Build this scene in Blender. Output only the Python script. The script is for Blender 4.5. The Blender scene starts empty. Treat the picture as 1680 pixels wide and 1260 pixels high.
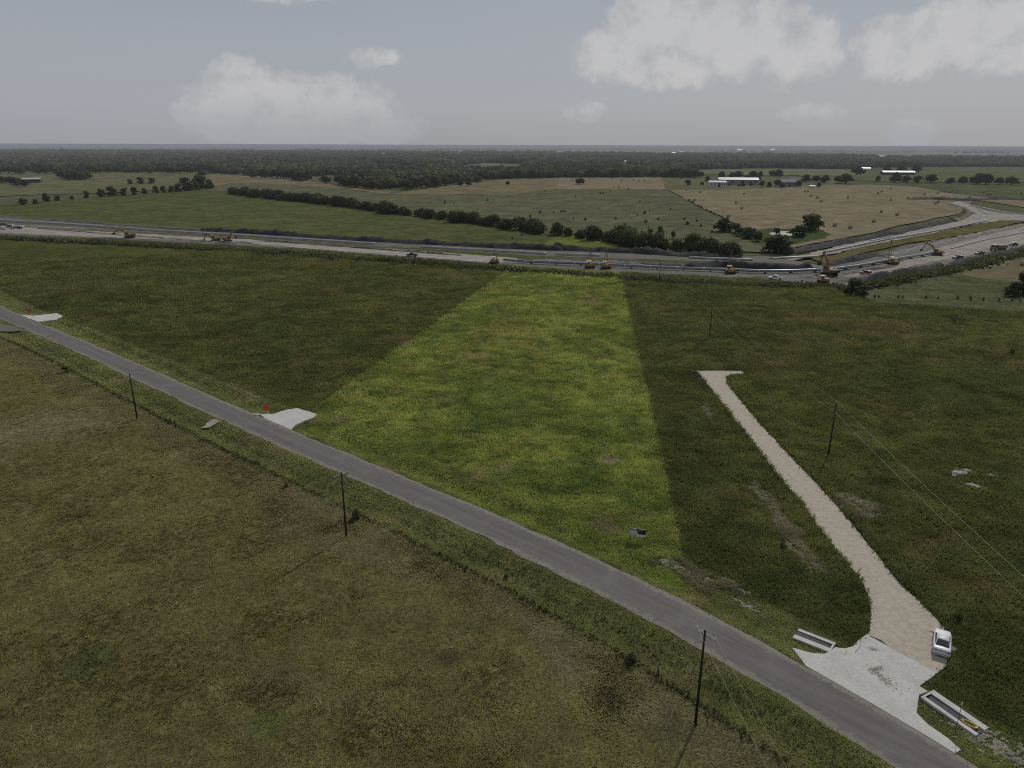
import bpy, bmesh, math, random
import numpy as np
from mathutils import Vector, Matrix, Euler

random.seed(7)
rng = np.random.default_rng(11)
PI = math.pi
R = math.radians
SC = bpy.context.scene
COL = SC.collection

# ------------------------------------------------------------------ camera model (survey of the site from the drone's position)
F, PITCH, ROLL, H = 1180.0, R(18.42), R(0.17), 55.0

def G(px, py, z=0.0):
    """ground point (x, y) seen at a photo pixel"""
    u, v = px - 840.0, py - 630.0
    u, v = u * math.cos(ROLL) + v * math.sin(ROLL), -u * math.sin(ROLL) + v * math.cos(ROLL)
    d = F * math.cos(PITCH) - v * math.sin(PITCH)
    dn = F * math.sin(PITCH) + v * math.cos(PITCH)
    t = (H - z) / dn
    return (u * t, d * t)

def sky_dir(px, py):
    u, v = px - 840.0, py - 630.0
    u, v = u * math.cos(ROLL) + v * math.sin(ROLL), -u * math.sin(ROLL) + v * math.cos(ROLL)
    d = F * math.cos(PITCH) - v * math.sin(PITCH)
    dn = F * math.sin(PITCH) + v * math.cos(PITCH)
    n = math.sqrt(u * u + d * d + dn * dn)
    return math.atan2(u, d), math.asin(-dn / n)

def GL(pts):
    return [G(*p) for p in pts]

def to_px(x, y, z=0.0):
    dn = H - z
    fwd = y * np.cos(PITCH) + dn * np.sin(PITCH)
    vv = (dn * np.cos(PITCH) - y * np.sin(PITCH)) / fwd * F
    return x / fwd * F + 840, vv + 630

cam_d = bpy.data.cameras.new('camera')
cam = bpy.data.objects.new('camera', cam_d)
COL.objects.link(cam)
cam_d.sensor_width = 36.0
cam_d.lens = 36.0 * F / 1680.0
cam_d.clip_start, cam_d.clip_end = 0.5, 200000.0
cam.matrix_world = Matrix.Translation((0, 0, H)) @ Euler((PI / 2 - PITCH, 0, 0)).to_matrix().to_4x4() @ Matrix.Rotation(ROLL, 4, 'Z')
SC.camera = cam
SC.view_settings.view_transform = 'Standard'
SC.view_settings.look = 'None'
SC.view_settings.exposure = 0.0
SC.view_settings.gamma = 1.0
SC.cycles.use_denoising = False
SC.cycles.filter_width = 1.0
SC.cycles.max_bounces = 5
SC.cycles.diffuse_bounces = 2
SC.cycles.transparent_max_bounces = 4

# ------------------------------------------------------------------ light
SUN_AZ, SUN_EL = R(30.5), R(41.0)
sd = Vector((math.sin(SUN_AZ) * math.cos(SUN_EL), math.cos(SUN_AZ) * math.cos(SUN_EL), math.sin(SUN_EL)))
sun_d = bpy.data.lights.new('sun', 'SUN')
sun_d.energy, sun_d.angle, sun_d.color = 2.25, R(0.6), (1.0, 0.955, 0.89)
sun = bpy.data.objects.new('sun', sun_d)
sun.rotation_euler = sd.to_track_quat('Z', 'Y').to_euler()
sun.location = sd * 300
COL.objects.link(sun)

# ------------------------------------------------------------------ node helpers
class NT:
    def __init__(s, tree):
        s.t = tree
    def n(s, kind, **kw):
        nd = s.t.nodes.new(kind)
        for k, v in kw.items():
            if k == 'inp':
                for i, val in v.items():
                    if hasattr(val, 'is_output'):
                        s.t.links.new(val, nd.inputs[i])
                    else:
                        nd.inputs[i].default_value = val
            else:
                setattr(nd, k, v)
        return nd
    def math(s, op, a, b=0.0, c=None, clamp=False):
        inp = {0: a, 1: b}
        if c is not None:
            inp[2] = c
        return s.n('ShaderNodeMath', operation=op, use_clamp=clamp, inp=inp).outputs[0]
    def vm(s, op, a, b=(0, 0, 0)):
        nd = s.n('ShaderNodeVectorMath', operation=op, inp={0: a, 1: b})
        return nd.outputs['Value'] if op in ('LENGTH', 'DISTANCE', 'DOT_PRODUCT') else nd.outputs[0]
    def scale(s, a, f):
        nd = s.n('ShaderNodeVectorMath', operation='SCALE', inp={0: a})
        if hasattr(f, 'is_output'):
            s.t.links.new(f, nd.inputs[3])
        else:
            nd.inputs[3].default_value = f
        return nd.outputs[0]
    def noise(s, vec, scale, detail=3.0, rough=0.55, dist=0.0):
        return s.n('ShaderNodeTexNoise', inp={'Vector': vec, 'Scale': scale, 'Detail': detail, 'Roughness': rough, 'Distortion': dist}).outputs[0]
    def ramp(s, v, lo, hi):
        return s.n('ShaderNodeMapRange', interpolation_type='SMOOTHSTEP', inp={0: v, 1: lo, 2: hi, 3: 0.0, 4: 1.0}).outputs[0]
    def lin(s, v, lo, hi, a, b):
        return s.n('ShaderNodeMapRange', inp={0: v, 1: lo, 2: hi, 3: a, 4: b}).outputs[0]
    def mix(s, f, a, b, blend='MIX'):
        nd = s.n('ShaderNodeMix', data_type='RGBA', blend_type=blend)
        for i, val in ((0, f), (6, a), (7, b)):
            if hasattr(val, 'is_output'):
                s.t.links.new(val, nd.inputs[i])
            else:
                nd.inputs[i].default_value = val if i == 0 else (val[0], val[1], val[2], 1.0)
        return nd.outputs[2]

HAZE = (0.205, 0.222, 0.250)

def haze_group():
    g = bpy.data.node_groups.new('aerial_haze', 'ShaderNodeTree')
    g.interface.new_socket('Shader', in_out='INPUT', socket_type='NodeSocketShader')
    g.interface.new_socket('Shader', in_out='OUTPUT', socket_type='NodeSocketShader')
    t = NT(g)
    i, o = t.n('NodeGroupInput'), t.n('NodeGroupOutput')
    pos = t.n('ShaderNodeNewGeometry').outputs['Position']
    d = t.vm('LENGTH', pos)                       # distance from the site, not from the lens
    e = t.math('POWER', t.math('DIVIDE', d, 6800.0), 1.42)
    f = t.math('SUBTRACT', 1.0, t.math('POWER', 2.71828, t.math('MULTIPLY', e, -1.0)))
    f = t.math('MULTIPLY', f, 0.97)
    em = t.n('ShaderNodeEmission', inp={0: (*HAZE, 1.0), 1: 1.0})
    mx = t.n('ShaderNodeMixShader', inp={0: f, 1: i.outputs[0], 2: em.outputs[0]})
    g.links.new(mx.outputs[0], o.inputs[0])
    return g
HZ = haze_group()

def new_mat(name):
    m = bpy.data.materials.new(name)
    m.use_nodes = True
    m.node_tree.nodes.clear()
    return m, NT(m.node_tree)

def finish(m, t, shader, haze=True):
    out = t.n('ShaderNodeOutputMaterial')
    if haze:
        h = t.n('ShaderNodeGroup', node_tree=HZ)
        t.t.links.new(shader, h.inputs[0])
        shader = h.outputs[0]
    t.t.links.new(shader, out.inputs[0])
    return m

def bsdf(t, color, rough=0.8, metal=0.0, normal=None, spec=0.3):
    nd = t.n('ShaderNodeBsdfPrincipled', inp={'Base Color': color if hasattr(color, 'is_output') else (*color[:3], 1.0), 'Roughness': rough, 'Metallic': metal, 'Specular IOR Level': spec})
    if normal is not None:
        t.t.links.new(normal, nd.inputs['Normal'])
    return nd.outputs[0]

def diffuse(t, color, normal=None):
    nd = t.n('ShaderNodeBsdfDiffuse', inp={0: color if hasattr(color, 'is_output') else (*color[:3], 1.0)})
    if normal is not None:
        t.t.links.new(normal, nd.inputs['Normal'])
    return nd.outputs[0]

def simple(name, color, rough=0.6, metal=0.0, var=0.25, scale=3.0, spec=0.4, bump=0.0):
    """weathered paint, wood, steel, concrete: object-space dirt over a base colour"""
    m, t = new_mat(name)
    co = t.n('ShaderNodeTexCoord').outputs['Object']
    n1 = t.noise(co, scale, 6.0, 0.65)
    n2 = t.noise(co, scale * 7.3, 3.0, 0.6)
    f = t.math('ADD', t.math('MULTIPLY', n1, 0.65), t.math('MULTIPLY', n2, 0.35))
    lo = tuple(c * (1 - var * 1.6) for c in color)
    hi = tuple(min(1, c * (1 + var)) for c in color)
    c = t.mix(t.ramp(f, 0.3, 0.7), lo, hi)
    nrm = None
    if bump:
        nrm = t.n('ShaderNodeBump', inp={'Strength': 0.5, 'Distance': bump, 'Height': f}).outputs[0]
    return finish(m, t, bsdf(t, c, rough, metal, nrm, spec))

# ------------------------------------------------------------------ field colours: the same patches for the sod and for the blades on it
def field_color(t, P):
    """P: a, b, c colours; s scale multiplier; d optional bare-soil colour and its threshold"""
    pos = t.n('ShaderNodeNewGeometry').outputs['Position']
    flat = t.vm('MULTIPLY', pos, (1, 1, 0))
    s = P.get('s', 1.0)
    n1 = t.noise(flat, 0.022 / s, 3.0, 0.6, 0.4)
    n2 = t.noise(t.vm('ADD', flat, (71.3, 13.1, 0)), 0.11 / s, 3.0, 0.62, 0.6)
    n3 = t.noise(t.vm('ADD', flat, (5.3, 91.7, 0)), 0.045 / s, 3.0, 0.6, 0.9)
    n4 = t.noise(t.vm('MULTIPLY', flat, (0.05, 0.16, 0.0)), 1.0 / s, 4.0, 0.65, 0.8)
    c = t.mix(t.ramp(t.math('ADD', t.math('MULTIPLY', n1, 0.5), t.math('MULTIPLY', n4, 0.5)), 0.40, 0.60), P['a'], P['b'])
    c = t.mix(t.math('MULTIPLY', t.ramp(n2, 0.50, 0.70), P.get('cw', 0.8)), c, P['c'])
    if 'd' in P:
        c = t.mix(t.math('MULTIPLY', t.ramp(n3, P.get('dt', 0.58), P.get('dt', 0.58) + 0.12), P.get('dw', 0.8)), c, P['d'])
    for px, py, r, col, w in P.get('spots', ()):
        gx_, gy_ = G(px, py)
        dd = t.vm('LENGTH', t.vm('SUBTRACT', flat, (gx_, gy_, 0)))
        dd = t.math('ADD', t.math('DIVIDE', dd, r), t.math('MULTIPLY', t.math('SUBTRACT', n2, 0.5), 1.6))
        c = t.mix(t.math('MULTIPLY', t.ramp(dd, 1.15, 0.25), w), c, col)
    return c, flat, (n1, n2, n3)

def sod_mat(name, P):
    m, t = new_mat(name)
    c, flat, ns = field_color(t, P)
    s = P.get('s', 1.0)
    f1 = t.noise(flat, P.get('fine', 0.9) / s, 6.0, 0.72, 0.3)
    f2 = t.noise(flat, P.get('fine', 0.9) * 0.27 / s, 4.0, 0.65, 0.5)
    v = t.math('MULTIPLY', t.lin(f1, 0.28, 0.72, P.get('vl', 0.45), P.get('vh', 1.35)), t.lin(f2, 0.3, 0.7, 0.72, 1.25))  # random tone; dark speckles painted in to imitate self-shadow of grass clumps
    c = t.mix(1.0, c, t.n('ShaderNodeCombineColor', inp={0: v, 1: v, 2: v}).outputs[0], 'MULTIPLY')
    nrm = t.n('ShaderNodeBump', inp={'Strength': P.get('bs', 0.6), 'Distance': P.get('bd', 0.6), 'Height': f1}).outputs[0]
    return finish(m, t, diffuse(t, c, nrm))

def blade_mat(name, P, gain=1.0):
    m, t = new_mat(name)
    c, flat, ns = field_color(t, P)
    at = t.n('ShaderNodeAttribute', attribute_name='gc')
    sep = t.n('ShaderNodeSeparateColor', inp={0: at.outputs['Color']})
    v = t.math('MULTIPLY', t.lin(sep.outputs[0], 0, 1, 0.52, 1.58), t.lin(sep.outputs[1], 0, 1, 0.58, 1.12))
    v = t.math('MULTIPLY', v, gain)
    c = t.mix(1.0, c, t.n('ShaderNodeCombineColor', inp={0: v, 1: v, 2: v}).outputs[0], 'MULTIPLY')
    c = t.mix(t.math('MULTIPLY', t.ramp(sep.outputs[2], P.get('dry0', 0.72), 1.0), P.get('dryw', 0.6)), c, P.get('dry', (0.14, 0.115, 0.06)))
    nr = t.n('ShaderNodeNewGeometry').outputs['Normal']
    nrm = t.vm('NORMALIZE', t.vm('ADD', t.scale(nr, 0.45), (0, 0, 0.8)))
    df = diffuse(t, c, nrm)
    tr = t.n('ShaderNodeBsdfTranslucent', inp={0: c}).outputs[0]
    mx = t.n('ShaderNodeMixShader', inp={0: 0.32, 1: df, 2: tr}).outputs[0]
    return finish(m, t, mx)

# ------------------------------------------------------------------ object helpers
def tag(o, label=None, cat=None, group=None, kind=None):
    if label: o['label'] = label
    if cat: o['category'] = cat
    if group: o['group'] = group
    if kind: o['kind'] = kind
    return o

def link(name, me, mats, parent=None, loc=None):
    o = bpy.data.objects.new(name, me)
    COL.objects.link(o)
    for m in (mats if isinstance(mats, (list, tuple)) else [mats]):
        me.materials.append(m)
    if parent is not None:
        o.parent = parent
    if loc is not None:
        o.location = loc
    return o

def np_mesh(name, V, Fc, attrs=None, smooth=False, vec=None):
    me = bpy.data.meshes.new(name)
    V = np.asarray(V, np.float32); Fc = np.asarray(Fc, np.int32)
    n, k = Fc.shape
    me.vertices.add(len(V)); me.vertices.foreach_set('co', V.ravel())
    me.loops.add(n * k); me.loops.foreach_set('vertex_index', Fc.ravel())
    me.polygons.add(n); me.polygons.foreach_set('loop_start', np.arange(0, n * k, k, dtype=np.int32))
    me.update(calc_edges=True)
    if smooth:
        me.polygons.foreach_set('use_smooth', np.ones(n, bool))
    for nm, arr in (attrs or {}).items():
        a = me.attributes.new(nm, 'FLOAT_COLOR', 'POINT')
        a.data.foreach_set('color', np.asarray(arr, np.float32).ravel())
    for nm, arr in (vec or {}).items():
        a = me.attributes.new(nm, 'FLOAT_VECTOR', 'POINT')
        a.data.foreach_set('vector', np.asarray(arr, np.float32).ravel())
    me.validate()
    return me

def bm_mesh(bm, name, smooth=False):
    me = bpy.data.meshes.new(name)
    bmesh.ops.recalc_face_normals(bm, faces=bm.faces)
    if smooth:
        for f in bm.faces: f.smooth = True
    bm.to_mesh(me); bm.free()
    return me

class MB:
    """collects boxes, bars, tubes and plates, then builds ONE mesh"""
    def __init__(s): s.bm = bmesh.new()
    def box(s, c, size, rot=None, bevel=0.0, taper=None):
        r = bmesh.ops.create_cube(s.bm, size=1.0)
        vs = r['verts']
        for v in vs:
            if taper and v.co.z > 0:
                v.co.x *= taper[0]; v.co.y *= taper[1]
            v.co = Vector((v.co.x * size[0], v.co.y * size[1], v.co.z * size[2]))
        if bevel:
            es = list({e for v in vs for e in v.link_edges})
            rb = bmesh.ops.bevel(s.bm, geom=es, offset=bevel, segments=2, affect='EDGES', profile=0.7)
            vs = list({v for f in rb['faces'] for v in f.verts} | {v for v in vs if v.is_valid})
        M = Matrix.Translation(c) @ (Euler(rot).to_matrix().to_4x4() if rot else Matrix())
        for v in vs: v.co = M @ v.co
        return s
    def tube(s, p, q, r, r2=None, seg=8):
        p, q = Vector(p), Vector(q)
        d = q - p
        M = Matrix.Translation((p + q) / 2) @ d.to_track_quat('Z', 'Y').to_matrix().to_4x4()
        bmesh.ops.create_cone(s.bm, cap_ends=True, segments=seg, radius1=r, radius2=r if r2 is None else r2, depth=d.length, matrix=M)
        return s
    def bar(s, p, q, w, h, w2=None, h2=None):
        p, q = Vector(p), Vector(q)
        d = q - p
        M = Matrix.Translation(p) @ d.to_track_quat('X', 'Z').to_matrix().to_4x4()
        w2 = w if w2 is None else w2; h2 = h if h2 is None else h2
        L = d.length
        co = [(0, -w/2, -h/2), (0, w/2, -h/2), (0, w/2, h/2), (0, -w/2, h/2), (L, -w2/2, -h2/2), (L, w2/2, -h2/2), (L, w2/2, h2/2), (L, -w2/2, h2/2)]
        v = [s.bm.verts.new(M @ Vector(c)) for c in co]
        for f in ((0, 3, 2, 1), (4, 5, 6, 7), (0, 1, 5, 4), (1, 2, 6, 5), (2, 3, 7, 6), (3, 0, 4, 7)):
            s.bm.faces.new([v[i] for i in f])
        return s
    def prism(s, prof, y0, y1):
        """profile in xz extruded along y"""
        a = [s.bm.verts.new((x, y0, z)) for x, z in prof]
        b = [s.bm.verts.new((x, y1, z)) for x, z in prof]
        n = len(prof)
        s.bm.faces.new(a); s.bm.faces.new(list(reversed(b)))
        for i in range(n):
            s.bm.faces.new((a[i], b[i], b[(i + 1) % n], a[(i + 1) % n]))
        return s
    def quad(s, pts):
        s.bm.faces.new([s.bm.verts.new(p) for p in pts]); return s
    def wheel(s, c, r, w, seg=16):
        c = Vector(c)
        return s.tube(c - Vector((0, w / 2, 0)), c + Vector((0, w / 2, 0)), r, seg=seg)
    def build(s, name, m, parent=None, smooth=False):
        return link(name, bm_mesh(s.bm, name, smooth), m, parent)

def empty(name, loc=(0, 0, 0), rz=0.0):
    o = bpy.data.objects.new(name, None)
    o.empty_display_size = 0.5
    COL.objects.link(o)
    o.location = loc; o.rotation_euler = (0, 0, rz)
    return o

def copy_tree(o, parent=None):
    c = o.copy(); COL.objects.link(c)
    if parent is not None: c.parent = parent
    for ch in [x for x in bpy.data.objects if x.parent == o]:
        copy_tree(ch, c)
    return c

# value noise in numpy
_tab = np.random.default_rng(3).random((256, 256))
def vn(x, y, s, o=0):
    x = np.asarray(x) / s + 17.3 * o + 1000; y = np.asarray(y) / s + 31.7 * o + 1000
    i, j = np.floor(x).astype(int), np.floor(y).astype(int)
    fx, fy = x - i, y - j
    fx = fx * fx * (3 - 2 * fx); fy = fy * fy * (3 - 2 * fy)
    g = lambda a, b: _tab[a % 256, b % 256]
    return (g(i, j) * (1 - fx) + g(i + 1, j) * fx) * (1 - fy) + (g(i, j + 1) * (1 - fx) + g(i + 1, j + 1) * fx) * fy

def inside(x, y, poly):
    x = np.asarray(x); y = np.asarray(y)
    r = np.zeros(x.shape, bool)
    n = len(poly)
    for i in range(n):
        x1, y1 = poly[i]; x2, y2 = poly[(i + 1) % n]
        if y1 == y2: continue
        c = ((y1 > y) != (y2 > y)) & (x < (x2 - x1) * (y - y1) / (y2 - y1) + x1)
        r ^= c
    return r

def densify(pts, step, jit=0.0, closed=True, seed=0):
    rr = random.Random(seed)
    out = []
    n = len(pts)
    for i in range(n if closed else n - 1):
        a, b = pts[i], pts[(i + 1) % n]
        L = math.hypot(b[0] - a[0], b[1] - a[1])
        k = max(1, int(L / step))
        for j in range(k):
            f = j / k
            jx = rr.gauss(0, jit); jy = rr.gauss(0, jit)
            out.append((a[0] + (b[0] - a[0]) * f + jx, a[1] + (b[1] - a[1]) * f + jy))
    if not closed: out.append(pts[-1])
    return out

def smooth_line(pts, step):
    """Catmull-Rom through points, sampled"""
    P = [pts[0]] + list(pts) + [pts[-1]]
    out = []
    for i in range(1, len(P) - 2):
        p0, p1, p2, p3 = [np.array(q, float) for q in P[i - 1:i + 3]]
        k = max(2, int(np.linalg.norm(p2 - p1) / step))
        for j in range(k):
            u = j / k
            out.append(tuple(0.5 * (2 * p1 + (p2 - p0) * u + (2 * p0 - 5 * p1 + 4 * p2 - p3) * u * u + (3 * p1 - p0 - 3 * p2 + p3) * u ** 3)))
    out.append(tuple(map(float, pts[-1])))
    return out

def sheet(name, pts, z, mat, step=8.0, jit=0.4, seed=1, kind='structure', closed_raw=False):
    """flat polygon lying on the ground"""
    pp = pts if closed_raw else densify(pts, step, jit, True, seed)
    bm = bmesh.new()
    vs = [bm.verts.new((p[0], p[1], z)) for p in pp]
    es = [bm.edges.new((vs[i], vs[(i + 1) % len(vs)])) for i in range(len(vs))]
    bmesh.ops.triangle_fill(bm, use_beauty=True, use_dissolve=False, edges=es, normal=(0, 0, 1))
    for f in bm.faces:
        if f.normal.z < 0: f.normal_flip()
    me = bpy.data.meshes.new(name); bm.to_mesh(me); bm.free()
    o = link(name, me, mat)
    o['kind'] = kind
    return o

# ------------------------------------------------------------------ the road's centre line
_c = np.array([(37.7, 54), (33.4, 60.4), (29.9, 65), (16.3, 78.5), (7.2, 87.6), (-1.45, 95.1), (-16.9, 107.8), (-28.9, 118.7), (-48.9, 134.6), (-60.9, 143.9), (-88.2, 166.7), (-125.5, 198.5), (-145, 215.7),
               (-184.8, 249.7), (-168, 234.5), (-153.4, 222.5), (-138, 210.9), (-107.5, 184.1), (-81.8, 163.3), (-56.7, 141.4), (-48.5, 133.8), (-5.8, 97.6), (3.3, 89.6), (13, 80.7), (21.1, 74.4), (27.9, 67.8), (41.2, 48.4)])
CP = np.polyfit(_c[:, 0], _c[:, 1], 5)
print('centre line residual', np.abs(np.polyval(CP, _c[:, 0]) - _c[:, 1]).max())
CD = np.polyder(CP)
XA, XB = -184.0, 40.0
def cy(x):
    x = np.asarray(x, float)
    xc = np.clip(x, XA, XB)
    return np.polyval(CP, xc) + np.polyval(CD, xc) * (x - xc)
def cs(x):
    return np.polyval(CD, np.clip(np.asarray(x, float), XA, XB))
def rd(x, y):
    """signed distance from the centre line, negative on the camera's side"""
    s = cs(x)
    x0 = np.asarray(x) + (np.asarray(y) - cy(x)) * s / (1 + s * s)      # foot of the perpendicular, one step
    s0 = cs(x0)
    y0 = cy(x0)
    return (np.asarray(y) - y0 - s0 * (np.asarray(x) - x0)) / np.sqrt(1 + s0 * s0)
HW = 3.15
def zprof(d):
    a = np.abs(d)
    return np.where(a < HW, 0.30 - 0.0057 * a * a, np.interp(a, [HW, 4.2, 5.3, 7.6, 10.0, 11.5], [0.243, 0.17, -0.20, -0.22, -0.02, 0.0]))
def zground(x, y):
    return zprof(rd(x, y))
def on_road(x, d):
    """point at offset d from the centre line, at parameter x"""
    s = cs(x); n = np.sqrt(1 + s * s)
    return x - s / n * d, cy(x) + 1 / n * d

def strip(name, d0, d1, nd, x0, x1, step, mat, dz=0.0, jit=0.0, seed=4, kind='structure'):
    rs = np.random.default_rng(seed)
    xs = np.arange(x0, x1 + step, step)
    ds = np.linspace(d0, d1, nd)
    V = []
    for x in xs:
        for k, d in enumerate(ds):
            dd = d
            if jit and k in (0, nd - 1): dd = d + (vn(x, 0, 2.3, seed) - .5) * jit * 2 + rs.normal(0, jit * .35)
            X, Y = on_road(x, dd)
            V.append((X, Y, float(zprof(d)) + dz))
    Fc = []
    for i in range(len(xs) - 1):
        for k in range(nd - 1):
            a = i * nd + k
            Fc.append((a, a + nd, a + nd + 1, a + 1))
    me = np_mesh(name, V, Fc, smooth=True)
    o = link(name, me, mat); o['kind'] = kind
    return o

# ------------------------------------------------------------------ palettes (reflectances)
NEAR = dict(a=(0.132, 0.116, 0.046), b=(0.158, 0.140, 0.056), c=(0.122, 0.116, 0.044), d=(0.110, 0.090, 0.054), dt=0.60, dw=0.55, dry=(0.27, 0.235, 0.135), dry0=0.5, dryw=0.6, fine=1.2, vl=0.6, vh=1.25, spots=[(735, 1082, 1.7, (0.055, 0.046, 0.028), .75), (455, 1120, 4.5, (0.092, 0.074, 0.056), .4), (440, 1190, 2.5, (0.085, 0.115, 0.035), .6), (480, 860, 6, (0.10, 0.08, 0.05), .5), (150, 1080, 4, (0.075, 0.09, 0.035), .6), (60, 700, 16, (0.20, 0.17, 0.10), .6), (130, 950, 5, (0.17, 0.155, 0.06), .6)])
BAND = dict(NEAR, a=(0.150, 0.132, 0.064), b=(0.182, 0.160, 0.084), c=(0.150, 0.136, 0.064), d=(0.165, 0.140, 0.080), spots=[])
DRYG = dict(NEAR, a=(0.175, 0.152, 0.090), b=(0.24, 0.212, 0.135), c=(0.13, 0.12, 0.06), d=(0.09, 0.095, 0.04), spots=[])
VERGE = dict(a=(0.125, 0.132, 0.046), b=(0.158, 0.156, 0.058), c=(0.095, 0.112, 0.040), d=(0.175, 0.150, 0.072), dt=0.52, dry=(0.26, 0.225, 0.11), dry0=0.55, fine=1.6, s=0.5, vl=0.6, vh=1.25)
FIELD = dict(a=(0.066, 0.073, 0.024), b=(0.098, 0.097, 0.031), c=(0.048, 0.058, 0.022), d=(0.112, 0.088, 0.038), dt=0.56, dw=0.7, dry=(0.15, 0.115, 0.055), dry0=0.74, dryw=0.5, fine=0.8, spots=[(1450, 540, 16, (0.105, 0.082, 0.042), .7), (1330, 560, 14, (0.10, 0.085, 0.038), .6), (1420, 880, 4, (0.10, 0.085, 0.04), .5), (100, 470, 30, (0.085, 0.078, 0.035), .6)])
PLOT = dict(a=(0.110, 0.135, 0.032), b=(0.188, 0.194, 0.049), c=(0.072, 0.102, 0.028), d=(0.190, 0.158, 0.066), dt=0.57, dw=0.85, cw=0.9, dry=(0.25, 0.21, 0.10), dry0=0.72, dryw=0.55, fine=0.8, s=0.6, spots=[(830, 540, 12, (0.20, 0.165, 0.055), .6), (1000, 757, 2.2, (0.19, 0.15, 0.10), .8), (580, 655, 4, (0.21, 0.19, 0.06), .5), (560, 690, 3, (0.13, 0.11, 0.06), .6), (990, 860, 3, (0.16, 0.13, 0.08), .6), (960, 520, 14, (0.185, 0.19, 0.05), .5)])
BACK = dict(a=(0.0808, 0.0924, 0.0363), b=(0.1045, 0.1078, 0.0418), c=(0.0689, 0.0836, 0.0352), d=(0.1164, 0.1012, 0.0462), dt=0.58, fine=0.35, s=1.8, vl=0.6, vh=1.3)
PAST = dict(a=(0.1128, 0.1137, 0.0673), b=(0.1353, 0.1276, 0.0766), c=(0.0902, 0.0974, 0.0580), d=(0.1691, 0.1334, 0.0835), dt=0.60, fine=0.3, s=2.2, vl=0.62, vh=1.25)
RIGHTP = dict(a=(0.0871, 0.0986, 0.0493), b=(0.1185, 0.1232, 0.0627), c=(0.0726, 0.0851, 0.0403), d=(0.1331, 0.1142, 0.0616), dt=0.58, fine=0.6, s=1.0)
HAY = dict(a=(0.1964, 0.1625, 0.1039), b=(0.2267, 0.1902, 0.1226), c=(0.1712, 0.1502, 0.0914), d=(0.1511, 0.1439, 0.0831), dt=0.62, fine=0.4, s=2.0, vl=0.78, vh=1.15)
TANP = dict(a=(0.1750, 0.1426, 0.0842), b=(0.2041, 0.1620, 0.0972), c=(0.1458, 0.1296, 0.0734), d=(0.1225, 0.1188, 0.0648), dt=0.56, fine=0.3, s=2.4, vl=0.7, vh=1.2)
MEADOW = dict(a=(0.1217, 0.1207, 0.0598), b=(0.1490, 0.1380, 0.0713), c=(0.1018, 0.1081, 0.0529), d=(0.1863, 0.1472, 0.0920), dt=0.57, fine=0.25, s=3.0, vl=0.65, vh=1.25)
OLIVE = dict(a=(0.1166, 0.1037, 0.0454), b=(0.1341, 0.1166, 0.0518), c=(0.1050, 0.0994, 0.0432), fine=0.5, s=1.4, vl=0.7, vh=1.2)

# ------------------------------------------------------------------ base ground reaching the horizon
def ground_mat():
    m, t = new_mat('open_country')
    pos = t.n('ShaderNodeNewGeometry').outputs['Position']
    flat = t.vm('MULTIPLY', pos, (1, 1, 0))
    wob = t.scale(t.n('ShaderNodeTexNoise', inp={'Vector': flat, 'Scale': 0.0006, 'Detail': 3.0}).outputs[1], 900.0)
    v = t.n('ShaderNodeTexVoronoi', inp={'Vector': t.vm('ADD', flat, wob), 'Scale': 0.0011})
    sep = t.n('ShaderNodeSeparateColor', inp={0: v.outputs['Color']})
    c = t.mix(sep.outputs[0], (0.085, 0.096, 0.050), (0.125, 0.122, 0.066))
    c = t.mix(t.ramp(sep.outputs[1], 0.62, 0.72), c, (0.20, 0.17, 0.11))
    n = t.noise(flat, 0.0022, 6.0, 0.65)
    c = t.mix(t.ramp(n, 0.54, 0.60), c, (0.036, 0.046, 0.026))
    n2 = t.noise(flat, 0.09, 6.0, 0.7)
    f = t.lin(n2, 0.3, 0.7, 0.7, 1.25)
    c = t.mix(1.0, c, t.n('ShaderNodeCombineColor', inp={0: f, 1: f, 2: f}).outputs[0], 'MULTIPLY')
    return finish(m, t, diffuse(t, c))
bm = bmesh.new()
bmesh.ops.create_grid(bm, x_segments=24, y_segments=24, size=60000.0)
ground = link('ground', bm_mesh(bm, 'ground'), ground_mat(), loc=(0, 30000, -0.6))
ground['kind'] = 'structure'

# ------------------------------------------------------------------ field boundaries, in ground metres
def edge_line(d, x0, x1, step=4.0):
    return [tuple(map(float, on_road(x, d))) for x in np.arange(x0, x1 + .1, step)]

DRIVE = smooth_line([(42.3, 71.6), (45.0, 76.8), (46.4, 82.0), (46.5, 91.2), (46.8, 103), (46.7, 116.5), (47.0, 131.3), (47.2, 155.4), (47.1, 176.3)], 1.0) + \
        [(59.1, 176.3), (59.0, 173.4), (54.6, 173.0), (53.4, 171.0)] + \
        smooth_line([(52.2, 166), (51.8, 152.6), (51.6, 135.5), (51.9, 121.8), (52.3, 108.5), (51.8, 91.2), (51.4, 83.1), (51.9, 78.0), (51.8, 72.0), (50.0, 68.0), (47.9, 65.7)], 1.0) + [(46.9, 65.0)]
APRON = [(42.1, 71.5), (47.0, 65.1), (46.3, 64.6), (43.7, 62.9), (44.2, 62.1), (43.0, 61.6), (42.2, 60.4), (41.3, 58.9), (41.6, 57.4), (42.6, 55.6), (43.0, 54.2)]
APRON_ROAD = [tuple(map(float, on_road(x, HW + .05))) for x in (39.6, 38.6, 37.5, 36.0, 34.0, 32.0, 30.2)]
APRON = APRON + APRON_ROAD + [(32.3, 68.9), (34.2, 68.0), (35.6, 67.9), (36.5, 68.4), (37.3, 69.1), (38.4, 68.9), (39.6, 69.4), (40.6, 70.4)]
PLOTP = [G(478, 698), G(1137, 984), G(1004, 388), G(925, 378)]
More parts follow.
